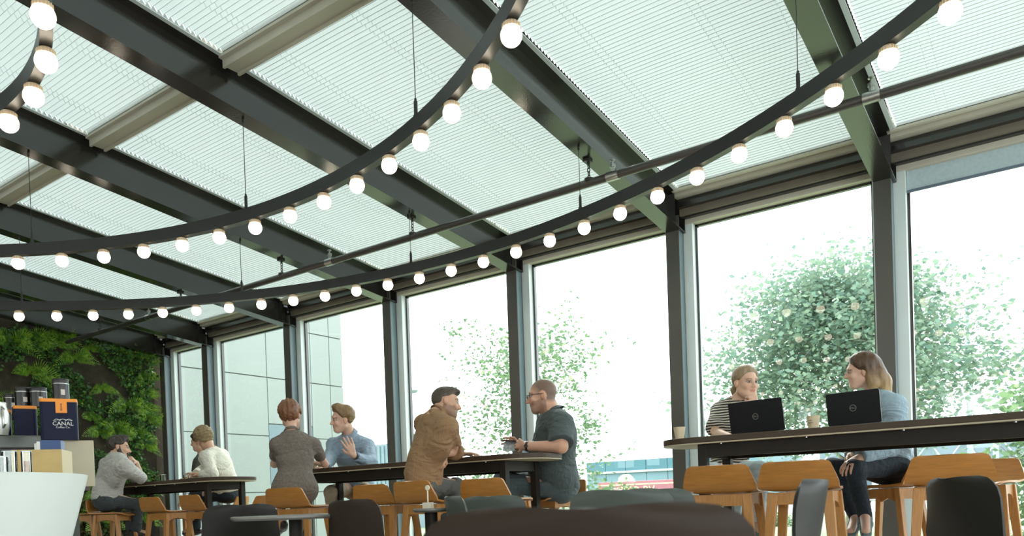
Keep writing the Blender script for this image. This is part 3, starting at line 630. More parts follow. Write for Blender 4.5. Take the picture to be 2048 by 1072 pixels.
# ------------------------------------------------------------------ laptops, cups
lid = mat('black_laptop_lid', (.010, .010, .011), .4, .0, .05, 20, spec=.25); lgrey = mat('laptop_logo', (.30, .29, .27), .35, .6); silv = mat('laptop_edge', (.30, .31, .34), .3, .6)
def laptop(p0, p1, ph, Y0, lab, tilt=12):     # lower left, lower right pixel corners
    a = at(*p0, Y0[0]); b = at(*p1, Y0[1]); x = b - a; x[2] = 0; w = np.linalg.norm(x); ang = math.atan2(x[1], x[0]); c = (a + b) / 2
    e = empty('laptop', (c[0], c[1], 1.082), ang, label=lab, cat='laptop')
    obj('base', MB().prism([(px_, py_ + .125) for px_, py_ in rrect(w, .24, .012)], .002, .018), lid, e, bevel=.002)
    obj('keyboard', MB().box(-w / 2 + .02, w / 2 - .02, .04, .16, .018, .0195), blk, e)
    M = Matrix.Translation((0, .002, .018)) @ Matrix.Rotation(math.radians(90 + tilt), 4, 'X')
    h = ph; P = rrect(w, h, .012); m = MB().prism([(x_, y_ + h / 2) for x_, y_ in P], -.004, .004).rot(M); l = obj('lid', m, lid, e, bevel=.0015)
    obj('lid_edge', MB().prism([(x_, y_ + h / 2) for x_, y_ in rrect(w - .002, h - .002, .012)], -.0058, -.004).rot(M), silv, l)
    obj('screen', MB().prism([(x_, y_ + h / 2 + .004) for x_, y_ in rrect(w - .03, h - .05, .004)], -.0066, -.0058).rot(M), mat('screen_' + str(int(p0[0])), (.04, .05, .07), .2), l)
    obj('logo', ring_mb(.0165, .0192, .004, .0052, 28, (0, h / 2, 0)).rot(M), lgrey, l)
    t = text_mb('DELL', .0125, .0006); t.rot(Matrix.Translation((0, h / 2, .0046))); t.rot(M); obj('logo', t, lgrey, l)
    return e
laptop((1463, 872), (1570, 862), .202, (5.02, 4.95), 'open black laptop in front of the striped woman', 10)
laptop((1657, 853), (1764, 845), .192, (4.98, 4.93), 'open black laptop in front of the woman in blue shirt', 10)
kraft = mat('kraft_cup_paper', (.62, .50, .33), .7, 0, .05, 30); inkm = mat('cup_ink', (.16, .13, .10), .7)
def cup(px, Y, lab, txt=True, s=1.0, base=None, m=None):
    q = at(px, 860, Y); e = empty('paper_cup', (q[0], q[1], 1.082), label=lab, cat='cup')
    H = .088 * s; obj('cup_wall', MB().lathe([(.027 * s, 0), (.0385 * s, H), (.0365 * s, H), (.0262 * s, .004)], 28, cap=False).lathe([(.001, .003), (.0265 * s, .003)], 28, cap=False), m or kraft, e, smooth=40)
    rp = [(.0375 * s, H - .002), (.0395 * s, H), (.0385 * s, H + .002), (.0365 * s, H + .001), (.0375 * s, H - .002)]
    obj('rim', MB().lathe(rp, 28, cap=False), m or kraft, e, smooth=180)
    if txt:
        for k, (w_, sz, z) in enumerate((('coffee', .010, .062), ('CANAL', .011, .047), ('co', .008, .034))):
            t = text_mb(w_, sz, .0003); ang = -.25; rr = .0385 * s
            def bend(p):
                a = ang - math.pi / 2 + p[0] / .034; r_ = .027 * s + (z + p[1]) / H * .0115 * s + .0006 + p[2]; return (r_ * math.cos(a), r_ * math.sin(a), z + p[1])
            t.v = [bend(p) for p in t.v]; obj('lettering', t, inkm, e)
    return e
cup(1359, 4.95, 'plain kraft paper cup on the left tip of the laptop table', False)
cup(1627, 4.98, 'printed kraft paper cup between the two laptops')
cup(625, 5.03, 'kraft paper cup held by the woman in the grey dress', False, .9)
tray = at(1390, 870, 5.1); tr = empty('notepad', (tray[0], tray[1], 1.082), .1, label='small white notepad lying beside the plain paper cup', cat='notepad'); obj('pages', MB().box(-.07, .07, -.05, .05, 0, .010), mat('paper_white', (.8, .8, .78), .8), tr); obj('cover', MB().box(-.07, .07, -.05, .05, .010, .012), mat('notepad_cover', (.7, .72, .72), .6), tr)
q = at(1845, 845, 5.05); tb_ = empty('phone', (q[0], q[1], 1.082), .1, label='thin dark phone lying on the table right of the second laptop', cat='phone'); obj('case', MB().prism(rrect(.16, .08, .01), 0, .009), lid, tb_, bevel=.002); obj('display', MB().prism(rrect(.15, .072, .008), .009, .0096), MT['hall_window'], tb_)
gl2 = glassmat('drinking_glass', (.95, .97, .95))
def tumbler(loc, r, h, lab, fill=None, fm=None, name='drinking_glass', r0=None):
    e = empty(name, loc, label=lab, cat='glass'); r0 = r0 or r * .85
    obj('glass_wall', MB().lathe([(.001, .0), (r0, 0), (r, h), (r - .003, h), (r0 - .003, .006), (.001, .006)], 24, cap=False), gl2, e, smooth=40)
    if fill: obj('drink', MB().lathe([(.001, .007), (r0 - .004, .007), (r0 + (r - r0) * fill - .004, h * fill), (.001, h * fill)], 24, cap=False), fm, e, smooth=40)
    obj('rim', MB().lathe([(r - .003, h - .001), (r + .0005, h - .001), (r + .0005, h + .002), (r - .003, h + .002), (r - .003, h - .001)], 24, cap=False), mat('glass_rim', (.6, .66, .64), .2) if 'glass_rim' not in MT else MT['glass_rim'], e, smooth=40)
    return e
q = at(326, 955, 5.2); tumbler((q[0], q[1], 1.082), .034, .09, 'clear drinking glass on the left table in front of the ivy')
q = at(372, 950, 5.15); tumbler((q[0], q[1], 1.082), .03, .06, 'short glass with amber drink by the hands of the man in white', .6, mat('amber_drink', (.65, .42, .12), .2))
q = at(388, 952, 5.2); e = empty('eyeglasses_case', (q[0], q[1], 1.082), .1, label='slim dark spectacle case on the table under the white sleeve', cat='case'); obj('shell', MB().prism(rrect(.17, .06, .02), 0, .022), lid, e, bevel=.006); obj('latch', MB().box(-.01, .01, -.032, -.029, .008, .016), chrome, e)
# ------------------------------------------------------------------ counter at the left
q = atd(-40, 950, 4.0); wc = empty('counter_pod', (q[0], q[1], 0), label='white tapered round counter end at the bottom left corner', cat='counter')
wm = mat('white_counter_lacquer', (.80, .85, .80), .35, 0, .02, 3)
obj('body', MB().lathe([(.01, .02), (.28, .02), (.40, .60), (.487, .925), (.49, .938), (.48, .942), (.01, .942)], 96), wm, wc, smooth=35); obj('plinth', MB().lathe([(.01, 0), (.25, 0), (.25, .022), (.01, .022)], 48), blk, wc)
D5 = 4.9
def abox(px0, py0, px1, py1, D, dep):      # box in a frame facing the camera ray, returns (centre base, width, height, angle)
    a = atd(px0, py1, D); b = atd(px1, py1, D); c = atd(px0, py0, D); w = np.linalg.norm((b - a)[:2]); h = c[2] - a[2]; ang = math.atan2((b - a)[1], (b - a)[0]); m = (a + b) / 2; return m, w, h, ang
ck = empty('back_counter', tuple(atd(-20, 960, 5.1)[:2]) + (0,), math.atan2(RX[1], RX[0]), label='dark back counter behind the white counter pod', cat='counter')
obj('worktop', MB().box(-.75, .42, -.35, .45, .90, .942), ttop, ck); obj('cabinet', MB().box(-.7, .36, -.25, .4, .05, .90), blk, ck); obj('plinth', MB().box(-.68, .3, -.2, .36, 0, .05), tsteel, ck)
m, w, h, an = abox(118, 882, 186, 970, 5.1, .3); pb = empty('beige_cabinet', (m[0], m[1], .942), an + .35, label='beige box panel standing between the coffee bins and the bearded man', cat='cabinet')
bg_ = mat('beige_board', (.52, .46, .33), .6, 0, .05, 8); Z1 = 1.212
obj('body', MB().box(-w / 2, w / 2, 0, .03, 0, Z1 - .942), bg_, pb, bevel=.003); obj('front_board', MB().box(-w / 2 - .002, w / 2 + .002, -.012, 0, -.028, Z1 - .942), bg_, pb)
m, w, h, an = abox(-60, 873, 116, 965, 4.95, .3); cm = empty('coffee_machine', (m[0], m[1], .942), an + .42, label='black coffee machine body under the navy coffee bins', cat='machine')
mk = mat('machine_black', (.012, .012, .010), .4, 0, .1, 20)
obj('body', MB().box(-w / 2, w / 2, .0, .45, 0, Z1 - .942 - .0), mk, cm, bevel=.008); obj('top_rail', MB().box(-w / 2, w / 2, -.03, .0, .22, .30), mat('rail_grey', (.07, .075, .065), .3, .2), cm, bevel=.006)
for k in (-.11, -.03): obj('knob', MB().tube([(k, -.06, .33), (k, -.01, .33)], .017, 12).tube([(k, -.03, .3), (k, -.03, .33)], .006, 6), chrome, cm, smooth=40)
m, w, h, an = abox(30, 903, 121, 960, 4.45, .2); wbx = empty('wooden_box', (m[0], m[1], .942), an + .22, label='pale wooden box on the counter behind the tea glass', cat='box')
wd = mat('pale_plywood', (.50, .34, .13), .5, 0, .12, 10); obj('front_board', MB().box(-w / 2, w / 2, -.006, .008, 0, .165), wd, wbx, bevel=.002)
for nm, bxs in (('side_board', (w / 2 - .012, w / 2, .008, .2)), ('side_board', (-w / 2, -w / 2 + .012, .008, .2)), ('back_board', (-w / 2 + .012, w / 2 - .012, .188, .2))): obj(nm, MB().box(*bxs, 0, .165), mat('ply_edge', (.62, .52, .30), .5) if 'ply_edge' not in MT else MT['ply_edge'], wbx)
obj('lid_board', MB().box(-w / 2 + .012, w / 2 - .012, .008, .188, .14, .15), wd, wbx)
m, w, h, an = abox(80, 893, 118, 918, 4.5, .1); nb_ = empty('napkin_dispenser', (m[0], m[1], 1.094), an + .25, label='small navy napkin dispenser with white napkins on the wooden box', cat='dispenser')
nav = mat('navy_enamel', (.004, .007, .030), .4, .0, .05, 10, spec=.15); org = mat('orange_band', (.85, .28, .02), .45)
obj('case', MB().box(-w / 2, w / 2, .03, .12, 0, .072), mat('blue_case', (.03, .07, .2), .4), nb_, bevel=.004); obj('napkins', MB().add([(-w / 2 - .03, .03, 0.0), (-w / 2, .03, 0), (-w / 2, .1, .07), (-w / 2 - .035, .05, .055)], [(0, 1, 2, 3)]).box(-w / 2 - .02, -w / 2, .04, .1, .0, .066), MT['paper_white'], nb_)
teaq = atd(54, 945, 4.0); tumbler((teaq[0], teaq[1], .942), .0255, .12, 'tall narrow glass half filled with amber tea on the white counter', .58, mat('tea', (.35, .12, .02), .15), r0=.024)
teaq = atd(20, 945, 4.15); tumbler((teaq[0], teaq[1], .942), .037, .135, 'clear wide jar on the white counter, the taller one', r0=.036, name='glass_jar')
teaq = atd(4, 945, 3.9); tumbler((teaq[0], teaq[1], .942), .03, .09, 'clear short glass at the very left edge of the counter', r0=.028)
# coffee bins and tins
def coffee_bin(px0, px1, ptop, D, lab, brand=True, rot=0.0):
    a = atd(px0, ptop, D); b = atd(px1, ptop, D); w = np.linalg.norm(b - a) * .9; c = (a + b) / 2; H = a[2] * .5 + b[2] * .5 - Z1
    e = empty('coffee_bin', (c[0] - RX[1] * -.0, c[1], Z1), math.atan2(RX[1], RX[0]) + rot, label=lab, cat='bin', group='navy coffee bins')
    d = w * .9; P = [(x, y + d / 2) for x, y in rrect(w, d, .02)]
    obj('body', MB().prism(P, 0, H - .012), nav, e, bevel=.002); obj('lid', MB().prism([(x * 1.015, (y - d / 2) * 1.015 + d / 2) for x, y in P], H - .016, H + .006), org, e, bevel=.003)
    if brand:
        obj('tag', MB().box(-.016, .048, -.0035, -.001, H - .085, H - .012), org, e)
        R90 = Matrix.Rotation(math.pi / 2, 4, 'X'); whm = mat('bin_print', (.75, .75, .72), .6) if 'bin_print' not in MT else MT['bin_print']
        for tx, sz, z in (('CANAL', .036, H * .40), ('Coffee Co.', .018, H * .31)):
            t = text_mb(tx, sz, .0004); t.rot(Matrix.Translation((.022, -.0012, z)) @ R90); obj('lettering', t, whm, e)
        t = text_mb('BEANS', .016, .0004); t.rot(Matrix.Translation((.016, -.0042, H - .048)) @ R90 @ Matrix.Rotation(math.pi / 2, 4, 'Z')); obj('lettering', t, nav, e)
        arc = MB()
        for k in range(3):
            cx = -.012 + k * .034; pts = [(cx - .02 + .04 * s_, -.002, H * .47 + .012 * math.sin(math.pi * s_)) for s_ in np.linspace(0, 1, 8)]; arc.tube(pts, .0012, 4)
        arc.tube([(-.03, -.002, H * .475), (.022, -.002, H * .515), (.074, -.002, H * .475)], .0012, 4); obj('emblem', arc, whm, e)
    return e, Z1 + H + .006
b1, zt1 = coffee_bin(79, 153, 799, 5.0, 'navy coffee bin with orange lid and white lettering, rightmost of the bins', True, .46)
b2, zt2 = coffee_bin(27, 72, 813, 5.25, 'navy coffee bin with orange lid, middle of the three', False, .5)
b3, zt3 = coffee_bin(-28, 20, 820, 5.25, 'navy coffee bin with orange lid cut by the left edge', False, .5)
def tin(px, D, z, r, h, lab):
    q = atd(px, 790, D); e = empty('coffee_tin', (q[0], q[1], z), label=lab, cat='tin', group='black coffee tins on the bins')
    obj('body', MB().lathe([(.01, 0), (r, 0), (r, h * .78), (.01, h * .78)], 28), mat('tin_black', (.010, .009, .008), .25, 0, .1, 30) if 'tin_black' not in MT else MT['tin_black'], e, smooth=40)
    obj('lid', MB().lathe([(.01, h * .78), (r * .96, h * .78), (r * .96, h * .93), (r * 1.0, h * .94), (r * .98, h), (.01, h)], 28), mk, e, smooth=40)
    obj('lid_ring', MB().lathe([(r * .97, h * .76), (r * 1.02, h * .76), (r * 1.02, h * .79), (r * .97, h * .79), (r * .97, h * .76)], 28, cap=False), chrome, e, smooth=40)
    lb = []; an = math.atan2(-q[1], -q[0]) + .25
    g1 = MB(); vs = [(1.004 * r * math.cos(an + a), 1.004 * r * math.sin(an + a), z_) for z_ in (h * .25, h * .5) for a in np.linspace(-.25, .25, 8)]; g1.add(vs, [(i, i + 1, i + 9, i + 8) for i in range(7)]); obj('label_sticker', g1, mat('tin_label', (.6, .55, .5), .6) if 'tin_label' not in MT else MT['tin_label'], e)
tin(122, 5.12, zt1, .049, .142, 'black coffee tin standing alone on the rightmost bin')
tin(77, 5.35, zt2, .052, .132, 'black coffee tin, right one of the three behind the big bin')
tin(46, 5.35, zt2, .050, .136, 'black coffee tin, middle one of the three in a row')
tin(22, 5.45, zt3, .045, .128, 'black coffee tin, left one of the three in a row')
q = atd(-4, 808, 4.6); hp = empty('steel_milk_jug', (q[0], q[1], Z1), label='shiny steel jug cut by the left edge beside the tins', cat='jug')
obj('body', MB().lathe([(.01, 0), (.045, 0), (.06, .06), (.058, .12), (.045, .17), (.048, .19)], 24), chrome, hp, smooth=60); obj('handle', MB().tube([(.045, 0, .16), (.09, 0, .14), (.09, 0, .06), (.055, 0, .04)], .006, 8), chrome, hp)
# ------------------------------------------------------------------ people: continuous surfaces grown from smooth-blended limbs
class Field:
    def __init__(s, lo, hi, h):
        s.h = h; s.lo = np.array(lo, float); n = np.ceil((np.array(hi) - s.lo) / h).astype(int) + 1; s.n = n; s.D = np.full(tuple(n), .25, np.float32)
    def sub(s, lo, hi, m):
        a = np.clip(((lo - m - s.lo) / s.h).astype(int), 0, s.n - 1); b = np.clip(((hi + m - s.lo) / s.h).astype(int) + 2, 1, s.n)
        if np.any(b <= a): return None, None
        ax = [s.lo[i] + s.h * np.arange(a[i], b[i]) for i in range(3)]
        P = np.stack(np.meshgrid(*ax, indexing='ij'), -1).astype(np.float32); return (slice(a[0], b[0]), slice(a[1], b[1]), slice(a[2], b[2])), P
    def comb(s, sl, d, k, op):
        D = s.D[sl]
        if op == 'u': h = np.clip(k - abs(D - d), 0, None) / max(k, 1e-6); s.D[sl] = np.minimum(D, d) - h * h * k / 4
        elif op == 's': d = -d; h = np.clip(k - abs(D - d), 0, None) / max(k, 1e-6); s.D[sl] = np.maximum(D, d) + h * h * k / 4
        elif op == 'i': s.D[sl] = np.maximum(D, d)
    def cone(s, a, b, ra, rb=None, k=.02, op='u', flat=None):
        rb = ra if rb is None else rb; a = np.array(a, float); b = np.array(b, float); r = max(ra, rb)
        sl, P = s.sub(np.minimum(a, b) - r, np.maximum(a, b) + r, k + 2 * s.h)
        if sl is None: return
        ba = b - a; l2 = ba @ ba + 1e-9; pa = P - a; t = np.clip((pa @ ba) / l2, 0, 1); q = pa - t[..., None] * ba
        if flat is not None:
            nrm, f = flat; nrm = np.array(nrm) / np.linalg.norm(nrm); q = q + (q @ nrm)[..., None] * nrm * (1 / f - 1)
        d = np.sqrt((q * q).sum(-1)) - (ra + (rb - ra) * t)
        s.comb(sl, d, k, op)
    def ell(s, c, r, M=None, k=.02, op='u'):
        c = np.array(c, float); r = np.array(r, float); R_ = r.max()
        sl, P = s.sub(c - R_, c + R_, k + 2 * s.h)
        if sl is None: return
        q = P - c
        if M is not None: q = q @ np.array(M, float).T      # rows of M: local axes
        k0 = np.sqrt(((q / r) ** 2).sum(-1)); k1 = np.sqrt(((q / (r * r)) ** 2).sum(-1)) + 1e-6
        s.comb(sl, k0 * (k0 - 1) / k1, k, op)
    def fn(s, lo, hi, f, k=0, op='i'):
        sl, P = s.sub(np.array(lo), np.array(hi), 0)
        if sl is not None: s.comb(sl, f(P).astype(np.float32), k, op)
    def mesh(s):
        D = s.D; I = D < 0; n = D.shape
        c = np.zeros((n[0] - 1, n[1] - 1, n[2] - 1), np.uint8)
        offs = [(i, j, k) for i in (0, 1) for j in (0, 1) for k in (0, 1)]
        for o in offs: c += I[o[0]:n[0] - 1 + o[0], o[1]:n[1] - 1 + o[1], o[2]:n[2] - 1 + o[2]]
        act = (c > 0) & (c < 8); ids = np.argwhere(act); idx = -np.ones(act.shape, np.int64); idx[act] = np.arange(len(ids))
        val = np.stack([D[ids[:, 0] + o[0], ids[:, 1] + o[1], ids[:, 2] + o[2]] for o in offs], 1)
        S = np.zeros((len(ids), 3)); W_ = np.zeros(len(ids)); O = np.array(offs, float)
        for i in range(8):
            for j in range(i + 1, 8):
                if abs(O[i] - O[j]).sum() == 1:
                    a, b = val[:, i], val[:, j]; m = (a < 0) != (b < 0); t = np.where(m, a / np.where(m, a - b, 1), 0)
                    S += m[:, None] * (O[i] + t[:, None] * (O[j] - O[i])); W_ += m
        V = s.lo + s.h * (ids + S / W_[:, None]); Q = []
        for ax in range(3):
            u, v = (ax + 1) % 3, (ax + 2) % 3
            sa = [slice(None)] * 3; sb = [slice(None)] * 3; sa[ax] = slice(0, -1); sb[ax] = slice(1, None)
            A = I[tuple(sa)]; B = I[tuple(sb)]; E = np.argwhere(A != B); E = E[(E[:, u] > 0) & (E[:, v] > 0) & (E[:, u] < n[u] - 1) & (E[:, v] < n[v] - 1)]
            fl = A[E[:, 0], E[:, 1], E[:, 2]]
            def g(du, dv):
                q = E.copy(); q[:, u] -= du; q[:, v] -= dv; return idx[q[:, 0], q[:, 1], q[:, 2]]
            q = np.stack([g(1, 1), g(0, 1), g(0, 0), g(1, 0)], 1); q[~fl] = q[~fl][:, ::-1]; Q.append(q)
        Q = np.concatenate(Q); return V, Q
def mesh_obj(name, V, Q, m, parent, colfn=None, world=True, **kw):
    me = bpy.data.meshes.new(name); n = len(Q); Vl = V - np.array(parent.matrix_basis.translation) if world else V
    me.vertices.add(len(V)); me.vertices.foreach_set('co', Vl.ravel()); me.loops.add(4 * n); me.loops.foreach_set('vertex_index', Q.ravel())
    me.polygons.add(n); me.polygons.foreach_set('loop_start', np.arange(n) * 4); me.update(calc_edges=True); me.polygons.foreach_set('use_smooth', np.ones(n, bool))
    if colfn is not None:
        c = colfn(V); a = me.attributes.new('paint', 'FLOAT_COLOR', 'POINT'); a.data.foreach_set('color', np.concatenate([c, np.ones((len(V), 1))], 1).ravel())
    me.materials.append(m); o = bpy.data.objects.new(name, me); COL.objects.link(o); o.parent = parent; return setp(o, **kw)
def norm(v): v = np.array(v, float); return v / (np.linalg.norm(v) + 1e-9)
skinm = mat('skin', (.6, .35, .25), .5, 0, .05, 30, .08, 160, attr='paint', spec=.4)
eyew = mat('eye_white', (.42, .36, .32), .4); iris = mat('eye_iris', (.06, .04, .03), .2)
hairs = {}
def hairmat(col, two=False):
    k = str(col) + str(two)
    if k not in hairs: hairs[k] = mat('hair_' + str(len(hairs)), col, .45, 0, .3, 40, .9, 70, stretch=(1, 1, .35), spec=.4, attr='paint' if two else None)
    return hairs[k]
def folds(P, seed, amp, dirv=(0, 0, 1)):
    r = np.random.RandomState(seed); out = np.zeros(P.shape[:-1]); d0 = norm(dirv)
    w = .6 * np.sin(P @ (r.normal(size=3) * 9)) + .5 * np.sin(P @ (r.normal(size=3) * 14) + 2)
    for i in range(3):
        kv = d0 * (38 + 22 * i) + r.normal(size=3) * 14; m = .5 + .5 * np.sin(P @ (r.normal(size=3) * 8) + r.rand() * 6)
        out += m * (1 - abs(np.sin(.5 * (P @ kv) + 1.7 * w + i))) ** 2 / (1 + .5 * i)
    return amp * (out - .6)
def person(sp):
    h = sp.get('h', .0075); J = {k: np.array(v, float) for k, v in sp['J'].items()}
    root = empty('person', (J['pelvis'][0], J['pelvis'][1], 0), label=sp['label'], cat='person')
    allp = np.array(list(J.values())); lo = allp.min(0) - .24; hi = allp.max(0) + .24; lo[2] = max(lo[2], 0.0)
    sk = np.array(sp.get('skin', (.60, .34, .23))); sc = sp.get('scale', 1.0); bk = sp.get('bulk', 1.0)
    # ---- frames
    f = norm(sp['face']); up0 = norm(sp.get('headup', J['head'] - J['neck'] + np.array([0, 0, .12]))); x = norm(np.cross(f, up0)); u = np.cross(x, f)
    HM = np.array([x, f, u]); hc = J['head']; hs = sp.get('hs', 1.0)
    def H(px_, py_, pz): return hc + hs * (HM.T @ np.array([px_, py_, pz]))
    shx = norm(J['shR'] - J['shL']); tup = norm(J['neck'] - J['pelvis']); tf = norm(np.cross(tup, shx)); tx = np.cross(tf, tup)
    TM = np.array([tx, tf, tup])
    F = Field(lo, hi, h)
    # head
    F.ell(H(0, -.018, .036), np.array([.074, .093, .083]) * hs, HM)
    F.ell(H(0, .020, -.030), np.array([.060, .068, .085]) * hs, HM, k=.03)
    F.cone(H(-.022, .055, -.092), H(.022, .055, -.092), .022 * hs, k=.03)
    jw = sp.get('jaw', 1.0)
    for sg in (-1, 1):
        F.cone(H(sg * .052, -.005, -.055), H(sg * .025, .055, -.088), .020 * hs * jw, .018 * hs, k=.03)
        F.ell(H(sg * .040, .062, -.026), np.array([.020, .018, .020]) * hs, HM, k=.025)
        F.ell(H(sg * .076, -.012, -.008), np.array([.008, .017, .028]) * hs, HM, k=.006)
        F.ell(H(sg * .083, -.020, -.002), np.array([.005, .010, .019]) * hs, HM, k=.004)
    F.cone(H(-.035, .073, .028), H(.035, .073, .028), .012 * hs, k=.02)
    for sg in (-1, 1): F.ell(H(sg * .031, .093, .006), np.array([.017, .014, .0095]) * hs, HM, k=.016, op='s')
    F.cone(H(0, .083, .012), H(0, .104, -.028), .0075 * hs, .0115 * hs, k=.012)
    for sg in (-1, 1): F.ell(H(sg * .011, .094, -.031), np.array([.008, .009, .007]) * hs, HM, k=.008)
    F.cone(H(-.018, .080, -.052), H(.018, .080, -.052), .0065 * hs, k=.008); F.cone(H(-.015, .079, -.063), H(.015, .079, -.063), .0070 * hs, k=.008)
    F.ell(H(0, .096, -.0575), np.array([.020, .014, .0018 + sp.get('mouth', 0)]) * hs, HM, k=.003, op='s')
    nr = .052 * sp.get('neckr', 1.0) * sc
    F.cone(H(0, -.030, -.045), J['neck'], nr, nr * 1.08, k=.03)
    # torso, arms, legs (the body goes on under the clothes)
    ch = (J['neck'] * .68 + J['pelvis'] * .32) + TM[1] * .02 * sc
    if 'chest' in J: ch = J['chest']
    wa = J.get('waist', (J['neck'] * .35 + J['pelvis'] * .65))
    sw = np.linalg.norm(J['shR'] - J['shL'])
    F.ell(ch, (sw * .42, .10 * sc, .17 * sc), TM, k=.06); F.ell(wa, (.125 * sc * bk, .09 * sc * bk, .15 * sc), TM, k=.06)
    F.ell(J['pelvis'], (.15 * sc, .11 * sc, .11 * sc), TM, k=.05)
    F.cone(J['neck'], J['shL'], .05 * sc, .045 * sc, k=.05); F.cone(J['neck'], J['shR'], .05 * sc, .045 * sc, k=.05)
    am = sp.get('arm', 1.0) * sc
    for sd in 'LR':
        F.cone(J['sh' + sd], J['el' + sd], .046 * am, .036 * am, k=.03); F.cone(J['el' + sd], J['wr' + sd], .037 * am, .0245 * am, k=.02)
        if ('kn' + sd) in J:
            hp = J['pelvis'] + TM[0] * (.085 if sd == 'R' else -.085) * sc - TM[2] * .01
            F.cone(hp, J['kn' + sd], .078 * sc, .050 * sc, k=.05); F.cone(J['kn' + sd], J['an' + sd], .050 * sc, .034 * sc, k=.03)
            F.cone(J['an' + sd], J['to' + sd], .032 * sc, .026 * sc, k=.02)
    # hands
    for sd in 'LR':
        hd = sp.get('hand' + sd)
        if hd is None: hd = dict(d=J['wr' + sd] - J['el' + sd], n=(0, 0, -1), curl=.5)
        w = J['wr' + sd]; d = norm(hd['d']); nn = norm(np.array(hd['n']) - d * (np.array(hd['n']) @ d)); s_ = np.cross(d, nn); 
        if hd.get('flip'): s_ = -s_
        hsz = sp.get('hsz', 1.0) * hd.get('s', 1.0)
        for t in (-1.2, -.4, .4, 1.2): F.cone(w + s_ * t * .010 * hsz, w + d * .085 * hsz + s_ * t * .024 * hsz, .0125 * hsz, .0115 * hsz, k=.012)
        cu = hd.get('curl', .5); sp_ = hd.get('spread', .1)
        for i, (t, L) in enumerate(((-1.4, .062), (-.47, .076), (.47, .082), (1.4, .074))):
            p = w + d * (.085 + (.004 if 0 < i < 3 else -.003)) * hsz + s_ * t * .0235 * hsz; a = 0; dd = norm(d + s_ * t * sp_)
            for j, fr_ in enumerate((.45, .32, .25)):
                a += cu * (.9, 1.1, .8)[j]; v = dd * math.cos(a) + nn * math.sin(a); q = p + v * L * fr_ * hsz; F.cone(p, q, (.0098 - .0010 * j) * hsz, (.0092 - .0012 * j) * hsz, k=.003); p = q
        p = w + d * .025 * hsz + s_ * .022 * hsz; v1 = norm(d * .75 + s_ * .75 + nn * .35); q = p + v1 * .042 * hsz; F.cone(p, q, .0135 * hsz, .0105 * hsz, k=.012)
        v2 = norm(d * 1.0 + s_ * .25 * (1 - cu) + nn * (.2 + .6 * cu)); F.cone(q, q + v2 * .032 * hsz, .0102 * hsz, .0085 * hsz, k=.004)
    V, Q = F.mesh()
    st = sp.get('stubble', 0); stc = np.array(sp.get('stubc', (.10, .06, .04))); brow = np.array(sp.get('brow', (.12, .07, .04)))
    def paint(P):
        L_ = (P - hc) @ HM.T / hs; c = np.tile(sk, (len(P), 1)); X, Y, Z = L_.T; inh = (abs(X) < .1) & (abs(Y) < .13) & (abs(Z) < .14)
        def mix(mask, col, a): a = (a * mask * inh)[:, None]; return c * (1 - a) + np.array(col) * a
        sm = lambda v, a, b: np.clip((v - a) / (b - a), 0, 1)
        c = mix(sm(-((X / .024) ** 2 + ((Z + .0575) / .0125) ** 2), -1.2, -.7) * (Y > .07), sk * [.80, .45, .45], .9)
        c = mix(sm(-(((abs(X) - .040) / .022) ** 2 + ((Z + .028) / .02) ** 2), -1.2, 0) * (Y > .04), sk * [1.06, .80, .75], .5)
        c = mix(sm(-(((abs(X) - .083) / .02) ** 2), -1, 0) * (abs(Z) < .04), sk * [1.0, .80, .75], .3)
        bz = .026 + .10 * abs(abs(X) - .03) * 0 - 1.6 * (abs(X) - .03) ** 2 * 4
        c = mix((abs(Z - bz) < .0048) * (abs(X) > .013) * (abs(X) < .050) * (Y > .05), brow, .8)
        c = mix(((((abs(X) - .031) / .019) ** 2 + ((Z - .004) / .0105) ** 2) < 1) * (Y > .05), sk * .42, .75)  # socket shade around the eyes darkened into the skin colour
        if st:
            m = sm(-Z, .012, .035) * ((Y > -.03)) * (1 - (abs(X) < .020) * (abs(Z + .0575) < .010)) * (1 - ((((abs(X) - .038) / .026) ** 2 + ((Z + .018) / .028) ** 2) < 1)) * (1 - (abs(X) < .019) * (Z > -.043))
            c = mix(m * (Z < -.012) * (Z > -.135), stc, st)
        if sp.get('stubhair'):
            rg_ = (Z > .0 + .72 * (Y + .0)) * (Z > -.06) * (Y < .055)
            c = mix(sm(-Y + .6 * Z, -.035, .02) * sm(Z, -.06, -.03) * (1 - (abs(X) > .06) * ((((Z + .006) / .036) ** 2 + ((Y + .013) / .026) ** 2) < 1)), np.array(sp['stubhair']), .82)
        return c
    body = mesh_obj('body', V, Q, skinm, root, paint)
    for sg in (-1, 1):
        c = H(sg * .031, .0715, .005) 
        def ball(c, r, n=10):
            return MB().lathe([(max(1e-4, r * math.cos(t)), r * math.sin(t)) for t in np.linspace(-1.5, 1.5, 8)], n, c)
        ey = obj('eye', ball(c, .0115 * hs), eyew, root, smooth=180, world=True)
        look = norm(HM.T @ np.array(sp.get('look', (0, 1, -.15)))); c2 = c + look * .0058 * hs; b = ball(c2, .0072 * hs); io = obj('iris', b, iris, ey, smooth=180); io.data.transform(Matrix.Translation(-root.matrix_basis.translation))
        if sp.get('lashes', True):
            pts = [H(sg * (.031 + dx), .0845 - .25 * abs(dx) ** 1 * .5, .0125 - 14 * dx * dx) for dx in np.linspace(-.014, .014, 7)]; obj('eyelid', MB().tube(pts, .0019 * hs, 5), MT['iris_dark'] if 'iris_dark' in MT else mat('iris_dark', (.05, .03, .02), .7), root, world=True)
